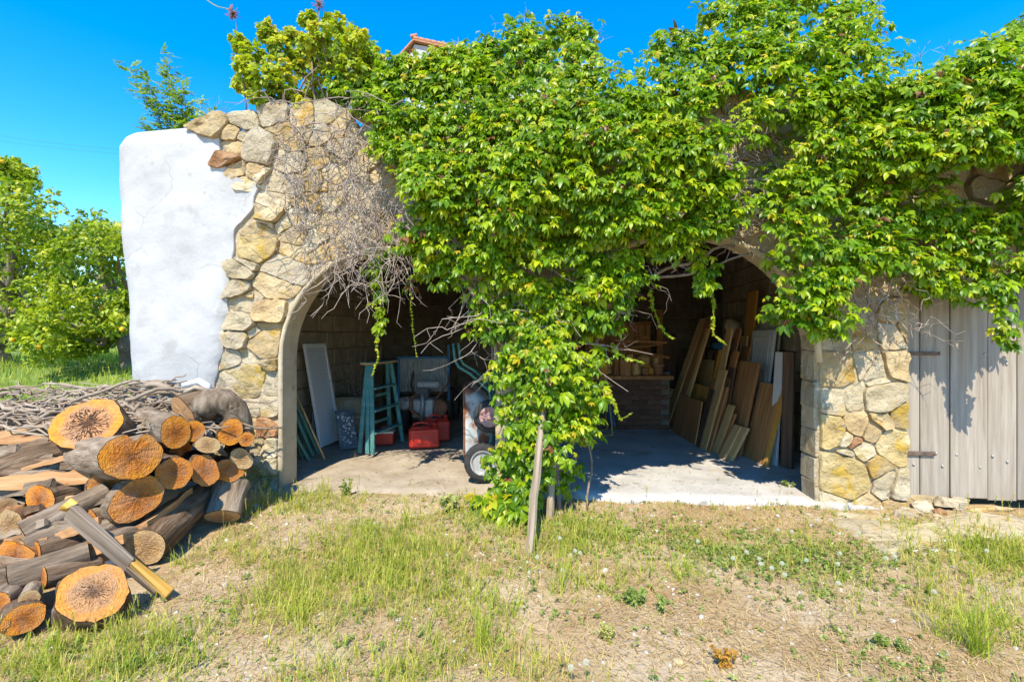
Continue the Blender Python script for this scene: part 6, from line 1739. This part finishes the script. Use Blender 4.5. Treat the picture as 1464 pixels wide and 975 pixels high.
# short sparse growth everywhere
s2 = sample(15000, lambda x, y: min(1, max(.10, .25 + dens(x, y))))
n = len(s2); Z = np.array([gz(a, b) for a, b in s2]) - .004
V2, T2, A2 = blade_mesh(s2[:, 0], s2[:, 1], Z, rsg.uniform(.015, .06, n), rsg.uniform(.003, .007, n), rsg.uniform(0, 6.28, n), rsg.uniform(0, .7, n), rsg.uniform(0, .6, n), rsg.uniform(.1, .9, n))
V = np.vstack([V1, V2]); T = np.vstack([T1, T2 + len(V1)]); A = np.concatenate([A1, A2])
o = link('grass', mesh_np('grass', V, T, True, A), None, M_GRASS); setp(o, 'sparse green and yellowing grass growing in the yard', 'grass', None, 'stuff')
# seed-heads of wall barley: stalk plus a spike of bristles
sh = sample(900, lambda x, y: max(0, dens(x, y)) ** 1.2)
Xs, Ys, Zs, Hs, Ws, An, Le, Cu, Ti = ([] for _ in range(9))
for (x, y) in sh:
    z0 = gz(x, y); hh = rsg.uniform(.09, .22); an = rsg.uniform(0, 6.28); le = rsg.uniform(0, .3); ti = rsg.uniform(.4, .95)
    Xs.append(x); Ys.append(y); Zs.append(z0); Hs.append(hh); Ws.append(.0028); An.append(an); Le.append(le); Cu.append(0); Ti.append(ti * .8)
    for k in range(11):
        t = .55 + .4 * k / 11
        Xs.append(x + math.cos(an) * hh * le * t); Ys.append(y + math.sin(an) * hh * le * t); Zs.append(z0 + hh * t * (1 - .35 * le * t)); Hs.append(rsg.uniform(.025, .045)); Ws.append(.0045); An.append(rsg.uniform(0, 6.28)); Le.append(.32); Cu.append(0); Ti.append(ti)
V, T, A = blade_mesh(*[np.array(a) for a in (Xs, Ys, Zs, Hs, Ws, An, Le, Cu, Ti)])
o = link('seeding_grass', mesh_np('seeding_grass', V, T, True, A), None, M_GRASS); setp(o, 'upright grass stalks with bristly seed heads', 'grass', None, 'stuff')
# straw litter lying flat
s3 = sample(38000, lambda x, y: .35 + .5 * max(0, .35 - dens(x, y)) + .3 * fbm(x * 1.6, y * 1.6, 2))
n = len(s3); ang = rsg.uniform(0, 6.28, n); ln = rsg.uniform(.02, .11, n)
Z = np.array([gz(a, b) for a, b in s3]) + rsg.uniform(.002, .016, n)
V, T, A = blade_mesh(s3[:, 0], s3[:, 1], Z, ln * .15, rsg.uniform(.002, .0045, n), ang, np.full(n, 5.0) + rsg.uniform(-1.5, 1.5, n), rsg.uniform(-1, 1, n), rsg.uniform(0, 1, n), 2)
# keep litter at ground height
o = link('straw_litter', mesh_np('straw_litter', V, T, False, A), None, M_STRAW); setp(o, 'dry straw and stalks scattered over the bare earth', 'straw', None, 'stuff')
s8 = sample(7000, lambda x, y: .35 + .4 * fbm(x * 1.8, y * 1.8, 12)); n = len(s8)
Z = np.array([gz(a, b) for a, b in s8]) - .004
V, T, A = blade_mesh(s8[:, 0], s8[:, 1], Z, rsg.uniform(.02, .10, n), rsg.uniform(.0018, .004, n), rsg.uniform(0, 6.28, n), rsg.uniform(0, 1.3, n), rsg.uniform(-.3, .8, n), rsg.uniform(.2, 1, n))
o = link('dry_stalks', mesh_np('dry_stalks', V, T, True, A), None, M_STRAW); setp(o, 'short dry stalks standing among the grass', 'dry grass', None, 'stuff')
# low broad-leaved ground cover
LW_ = []
for _ in range(5): LW_.append(cluster_tmpl(rst, 6, 1.0, .45))
M_WEED = foliage('weed_leaf', [(0.0, (0.10, 0.17, 0.02)), (0.4, (0.22, 0.29, 0.05)), (0.7, (0.34, 0.37, 0.11)), (1.0, (0.46, 0.41, 0.12))], rough=.6, trans=.3, tcol=1.2)
WEEDP = [patch(1080, 790, .45, .3, .9), patch(1180, 800, .4, .2, .9), patch(960, 770, .4, .3, .5), patch(830, 760, .3, .3, .7), patch(720, 745, .3, .15, .6), patch(1430, 790, .4, .2, .8), patch(130, 950, .4, .12, .8), patch(1250, 850, .4, .15, .25), patch(580, 800, .6, .4, .25), patch(380, 700, .2, .2, .5)]
def wd2(x, y):
    d = .03 + .15 * max(0, fbm(x * 2, y * 2, 7))
    for (cx, cy, sx, sy, a) in WEEDP: d += a * math.exp(-((x - cx) / sx) ** 2 - ((y - cy) / sy) ** 2)
    return d * (.6 + .8 * fbm(x * 5, y * 5, 1.5))
s4 = sample(5200, lambda x, y: max(0, wd2(x, y)))
n = len(s4); pos = np.stack([s4[:, 0], s4[:, 1], np.array([gz(a, b) for a, b in s4]) + rsg.uniform(.004, .03, n)], 1)
Yd = rsg.normal(size=(n, 3)); Yd[:, 2] = np.abs(Yd[:, 2]) * .4; Zd = np.array([0, 0, 1.0]) + rsg.normal(size=(n, 3)) * .35
V, T, A = scatter(LW_, pos, frames(Yd, Zd), rsg.uniform(.012, .034, n), np.clip(rsg.uniform(.05, .8, n), 0, 1), rsg.randint(0, 5, n))
o = link('ground_cover', mesh_np('ground_cover', V, T, True, A), None, M_WEED); setp(o, 'low broad-leaved weeds covering patches of the yard', 'weeds', None, 'stuff')
# pebbles
s5 = sample(1500, lambda x, y: .35 + .6 * fbm(x * 1.3, y * 1.3, 6) + (.6 if (y > 3.9) else 0))
M_PEB = surf('pale_pebble', [(0.3, (0.40, 0.35, 0.27)), (0.7, (0.62, 0.58, 0.50))], scale=14, rough=.9, bump=.3)
ico = []
bm = bmesh.new(); bmesh.ops.create_icosphere(bm, subdivisions=1, radius=1.0); bm.verts.ensure_lookup_table()
IV0 = np.array([v.co[:] for v in bm.verts]); IT0 = np.array([[v.index for v in f.verts] for f in bm.faces]); bm.free()
for k in range(5):
    V = IV0 * (1 + rsg.uniform(-.25, .25, (len(IV0), 1))) * np.array([1.0, .8, .55]); ico.append((V, IT0))
n = len(s5); pos = np.stack([s5[:, 0], s5[:, 1], np.array([gz(a, b) for a, b in s5]) + .002], 1)
Yd = rsg.normal(size=(n, 3)); Yd[:, 2] *= .15; Zd = np.array([0, 0, 1.0]) + rsg.normal(size=(n, 3)) * .2
V, T, A = scatter(ico, pos, frames(Yd, Zd), np.exp(rsg.normal(-4.75, .45, n)), rsg.uniform(0, 1, n), rsg.randint(0, 5, n))
o = link('pebbles', mesh_np('pebbles', V, T, False, A), None, M_PEB); setp(o, 'small pale pebbles scattered over the yard', 'pebbles', None, 'stuff')
# bits of straw, leaves and grit blown onto the floors
n = 700
fu = rsg.uniform(-2.7, 3.0, n); fv = np.abs(rsg.normal(0, .8, n)) + .05
fp = np.array([WL(a, b, (.028 if a < UM else FLZ + .012))[:] for a, b in zip(fu, fv)])
V, T, A = blade_mesh(fp[:, 0], fp[:, 1], fp[:, 2], rsg.uniform(.003, .008, n), rsg.uniform(.003, .012, n), rsg.uniform(0, 6.28, n), rsg.uniform(4, 9, n), rsg.uniform(-1, 1, n), rsg.uniform(0, 1, n), 2)
o = link('floor_litter', mesh_np('floor_litter', V, T, False, A), None, M_STRAW); setp(o, 'dry bits of straw and leaf blown onto the garage floors', 'litter', None, 'stuff')
# bigger loose stones
def loose(px, py, s, mat, label, group=None, lift=.0, sq=(1, .8, .5), name='loose_stone'):
    g = G(px, py); bm = bmesh.new(); bmesh.ops.create_cube(bm, size=2.0)
    bmesh.ops.bevel(bm, geom=bm.edges[:], offset=.45, segments=1, affect='EDGES')
    o_ = RNG.uniform(0, 99)
    for v in bm.verts: v.co = Vector((v.co.x * sq[0], v.co.y * sq[1], v.co.z * sq[2])) * s * (1 + .35 * mnoise.noise(v.co * 1.3 + Vector((o_, 0, 0))))
    me = bpy.data.meshes.new('stone'); bm.to_mesh(me); bm.free()
    z = ground_z(g.x, g.y) + s * sq[2] * .55 + lift
    o = link(name, me, None, mat, Matrix.Translation((g.x, g.y, z)) @ Matrix.Rotation(RNG.uniform(-.5, .5), 4, 'Z') @ Matrix.Rotation(RNG.uniform(-.2, .2), 4, 'X')); return setp(o, label, 'stone', group)
loose(1322, 716, .11, S_PALE, 'pale slab-like stone leaning at the foot of the door jamb', None, .06, (1.5, .8, .35))
loose(1318, 732, .07, S_PALE, 'cream stone lying under the pale slab at the door', None, .0, (1, .9, .7))
loose(1342, 736, .055, S_RED, 'orange brick-like stone in the heap before the door', None, .0, (1, .8, .6))
loose(1356, 728, .085, S_PALE, 'cream stone on top of the heap before the door', None, .03, (1.2, .7, .5))
loose(1372, 722, .085, S_PALE, 'long pale stone at the end of the heap before the door', None, .0, (1.0, .6, .5))
loose(1410, 728, .12, S_BEIGE, 'flat beige stone against the bottom of the door planks', None, -.02, (1.8, .6, .25))
loose(1294, 738, .06, S_GREY, 'small greyish stone at the corner of the pier', None, .0, (1.2, .8, .5))
for (px, py, s) in [(1250, 755, .24), (1315, 768, .30), (1395, 755, .30), (1345, 790, .12), (1275, 780, .16), (1445, 748, .2), (1230, 742, .16)]:
    loose(px, py, s, S_PALE, 'flat pale bedrock slab half buried before the stone pier', 'buried slabs before the pier', -.22 * s, (1.5, .75, .22), 'bedrock_slab')
rr_ = random.Random(6)
for k in range(22):
    px = rr_.uniform(1285, 1400); py = rr_.uniform(716, 752)
    loose(px, py, rr_.uniform(.02, .05), rr_.choice([S_PALE, S_PALE, S_BEIGE, S_GREY]), 'broken piece of pale rubble heaped at the foot of the plank door', 'rubble at the foot of the door')
for (px, py, s) in [(1345, 775, .03), (1335, 790, .028), (1310, 790, .02), (1362, 790, .025), (1298, 768, .03), (1280, 800, .018)]:
    loose(px, py, s, RNG.choice([S_PALE, WS]), 'fist-sized pale stone below the bedrock slabs', 'small stones before the pier')
for (px, py, s) in [(690, 740, .05), (590, 740, .04), (640, 735, .03), (365, 725, .04), (230, 770, .025), (840, 810, .02), (970, 945, .025), (435, 905, .02), (460, 880, .02), (285, 930, .025), (330, 905, .02)]:
    loose(px, py, s, RNG.choice([S_PALE, S_BEIGE]), 'pale loose stone lying on the bare earth of the yard', 'loose stones in the yard')
# dandelion clocks
M_FLUFF = foliage('dandelion_fluff', [(0.0, (0.82, 0.80, 0.74)), (1.0, (0.86, 0.85, 0.8))], rough=.9, trans=.45, tcol=1.0)
fl_m = MB()
for k in range(60):
    z = 1 - 2 * (k + .5) / 60; a = k * 2.39996; r_ = math.sqrt(1 - z * z); d = Vector((r_ * math.cos(a), r_ * math.sin(a), z))
    fl_m.tube([d * .004, d * .018], .0006, 3, cap=False)
    x = d.orthogonal().normalized(); y = d.cross(x)
    for j in range(5):
        q = 2 * math.pi * j / 5; e = d * .021 + (x * math.cos(q) + y * math.sin(q)) * .007
        f_ = (x * math.cos(q + 1.57) + y * math.sin(q + 1.57)) * .0011
        fl_m.add([d * .017 - f_, d * .017 + f_, e], [[0, 1, 2]])
fl_me = fl_m.mesh('seed_clock'); fl_me.materials.append(M_FLUFF)
for (px, py) in [(1110, 757), (1132, 768), (1100, 825), (1115, 818), (1200, 795), (1198, 810), (1088, 800), (1125, 840), (1270, 815), (1280, 800), (1090, 822), (760, 825), (800, 780), (832, 795), (818, 800), (822, 790), (770, 815), (805, 830), (1000, 780), (1065, 790), (1170, 745), (1190, 750), (1412, 800), (1335, 860), (820, 968), (840, 968), (905, 738), (1195, 850), (1150, 800), (1230, 765), (930, 745), (1045, 805)]:
    g = G(px, py + 14); h_ = RNG.uniform(.07, .13); z0 = ground_z(g.x, g.y)
    root = thing('dandelion_clock', 'white dandelion seed head on a thin stalk in the yard', 'dandelion', (g.x, g.y, z0), RNG.uniform(0, 6), 'dandelion clocks in the yard')
    MB().tube([(0, 0, -.01), (.008, .004, h_ * .5), (.012, 0, h_)], .0018, 4).build('stalk', M_TENDRIL, root)
    link('seed_clock', fl_me, root, None, Matrix.Translation((.012, 0, h_)) @ Matrix.Diagonal((.68, .68, .68, 1)))
# larger weeds
def weed(px, py, n, h_, s, tint, label, mat=M_WEED):
    g = G(px, py); z0 = ground_z(g.x, g.y)
    root = thing('weed', label, 'weed', (g.x, g.y, z0))
    mb = MB(); P_, Y_, Z_, S_, T_ = [], [], [], [], []
    for k in range(n):
        a = RNG.uniform(0, 6.28); e = Vector((math.cos(a) * h_ * RNG.uniform(.1, .6), math.sin(a) * h_ * RNG.uniform(.1, .6), h_ * RNG.uniform(.5, 1)))
        pts = wander((0, 0, -.01), e, 4, .02, RNG); mb.tube(pts, [.003, .0028, .0024, .002, .0015], 4)
        for p in pts[1:]:
            for j in range(3):
                P_.append(np.array(p)); Y_.append(rsg.normal(size=3) + np.array([0, 0, .4])); Z_.append(np.array([0, -.2, 1]) + rsg.normal(size=3) * .4); S_.append(RNG.uniform(*s)); T_.append(min(1, max(0, tint + RNG.uniform(-.2, .2))))
    mb.build('stems', M_TENDRIL, root)
    V, T, A = scatter(LW_, np.array(P_), frames(np.array(Y_), np.array(Z_)), np.array(S_), np.array(T_), rsg.randint(0, 5, len(P_))); link('leaves', mesh_np('leaves', V, T, True, A), root, mat)
weed(1128, 702, 9, .16, (.02, .035), .45, 'bushy flowering weed at the foot of the right arch jamb')
weed(905, 865, 9, .09, (.02, .04), .4, 'grey-green thistle-like rosette in bare earth')
weed(865, 915, 8, .08, (.012, .025), .95, 'small yellow-green weed cushion in the foreground')
weed(945, 880, 5, .1, (.012, .022), .5, 'thin upright weed with yellow flower beside the rosette')
weed(1260, 925, 8, .06, (.012, .025), .5, 'low clover-like weed with a yellow bloom')
weed(640, 735, 8, .16, (.03, .05), .75, 'bright leafy seedling beside the foot of the creeper')
weed(345, 705, 10, .3, (.012, .025), .5, 'tall thin weed in front of the stones by the wood pile')
weed(380, 700, 8, .22, (.012, .025), .6, 'feathery weed at the base of the left jamb')
weed(495, 708, 9, .16, (.015, .03), .5, 'clump of green weed at the edge of the left bay')
weed(1290, 935, 6, .05, (.012, .02), .4, 'tiny low weed next to the clover-like one')
M_DRYW = foliage('dried_weed', [(0.0, (0.34, 0.15, 0.02)), (1.0, (0.52, 0.28, 0.04))], rough=.8, trans=.25)
weed(1035, 950, 9, .1, (.012, .025), .5, 'dried orange-brown weed in the foreground', M_DRYW)
def tuft_thing(px, py, n, h_, spread, tint, label):
    g = G(px, py); z0 = ground_z(g.x, g.y)
    x = rsg.normal(size=n) * .03; y = rsg.normal(size=n) * .03
    V, T, A = blade_mesh(x, y, np.full(n, -.01), rsg.uniform(.45, 1, n) * h_, rsg.uniform(.003, .006, n), rsg.uniform(0, 6.28, n), rsg.uniform(0, spread, n), rsg.uniform(0, .3, n), np.clip(tint + rsg.uniform(-.2, .2, n), 0, 1), 4)
    o = link('grass_tuft', mesh_np('grass_tuft', V, T, True, A), None, M_GRASS, Matrix.Translation((g.x, g.y, z0))); setp(o, label, 'grass tuft')
tuft_thing(1395, 935, 90, .42, .7, .35, 'big tuft of long thin grass with arching stalks')
tuft_thing(690, 930, 45, .36, .35, .45, 'tall upright grass tuft in the middle foreground')
tuft_thing(800, 850, 40, .34, .35, .5, 'tall thin grass tuft in front of the leaning post')
tuft_thing(465, 705, 40, .2, .5, .5, 'grass tuft at the threshold of the left bay')
tuft_thing(505, 655, 14, .22, .2, .95, 'dry grass stalks inside the left bay before the pierced panel')
tuft_thing(1330, 850, 40, .2, .6, .4, 'green grass tuft below the bedrock slabs')
# green grass of the bank behind the pile
def bank(n):
    out = []
    while len(out) < n:
        y = rsg.uniform(4.9, 16); x = -rsg.uniform(3.9, 13)
        if x / y * F + CX < -60 or x > -4.3 : continue
        out.append((x, y))
    return np.array(out)
s6 = bank(16000); n = len(s6)
Z = np.array([gz(a, b) for a, b in s6]) - .01
V, T, A = blade_mesh(s6[:, 0], s6[:, 1], Z, rsg.uniform(.06, .24, n), rsg.uniform(.008, .018, n), rsg.uniform(0, 6.28, n), rsg.uniform(0, .4, n), rsg.uniform(0, .5, n), np.clip(rsg.normal(.35, .2, n), 0, 1))
o = link('bank_grass', mesh_np('bank_grass', V, T, True, A), None, M_GRASS); setp(o, 'long green grass on the bank under the orange trees', 'grass', None, 'stuff')
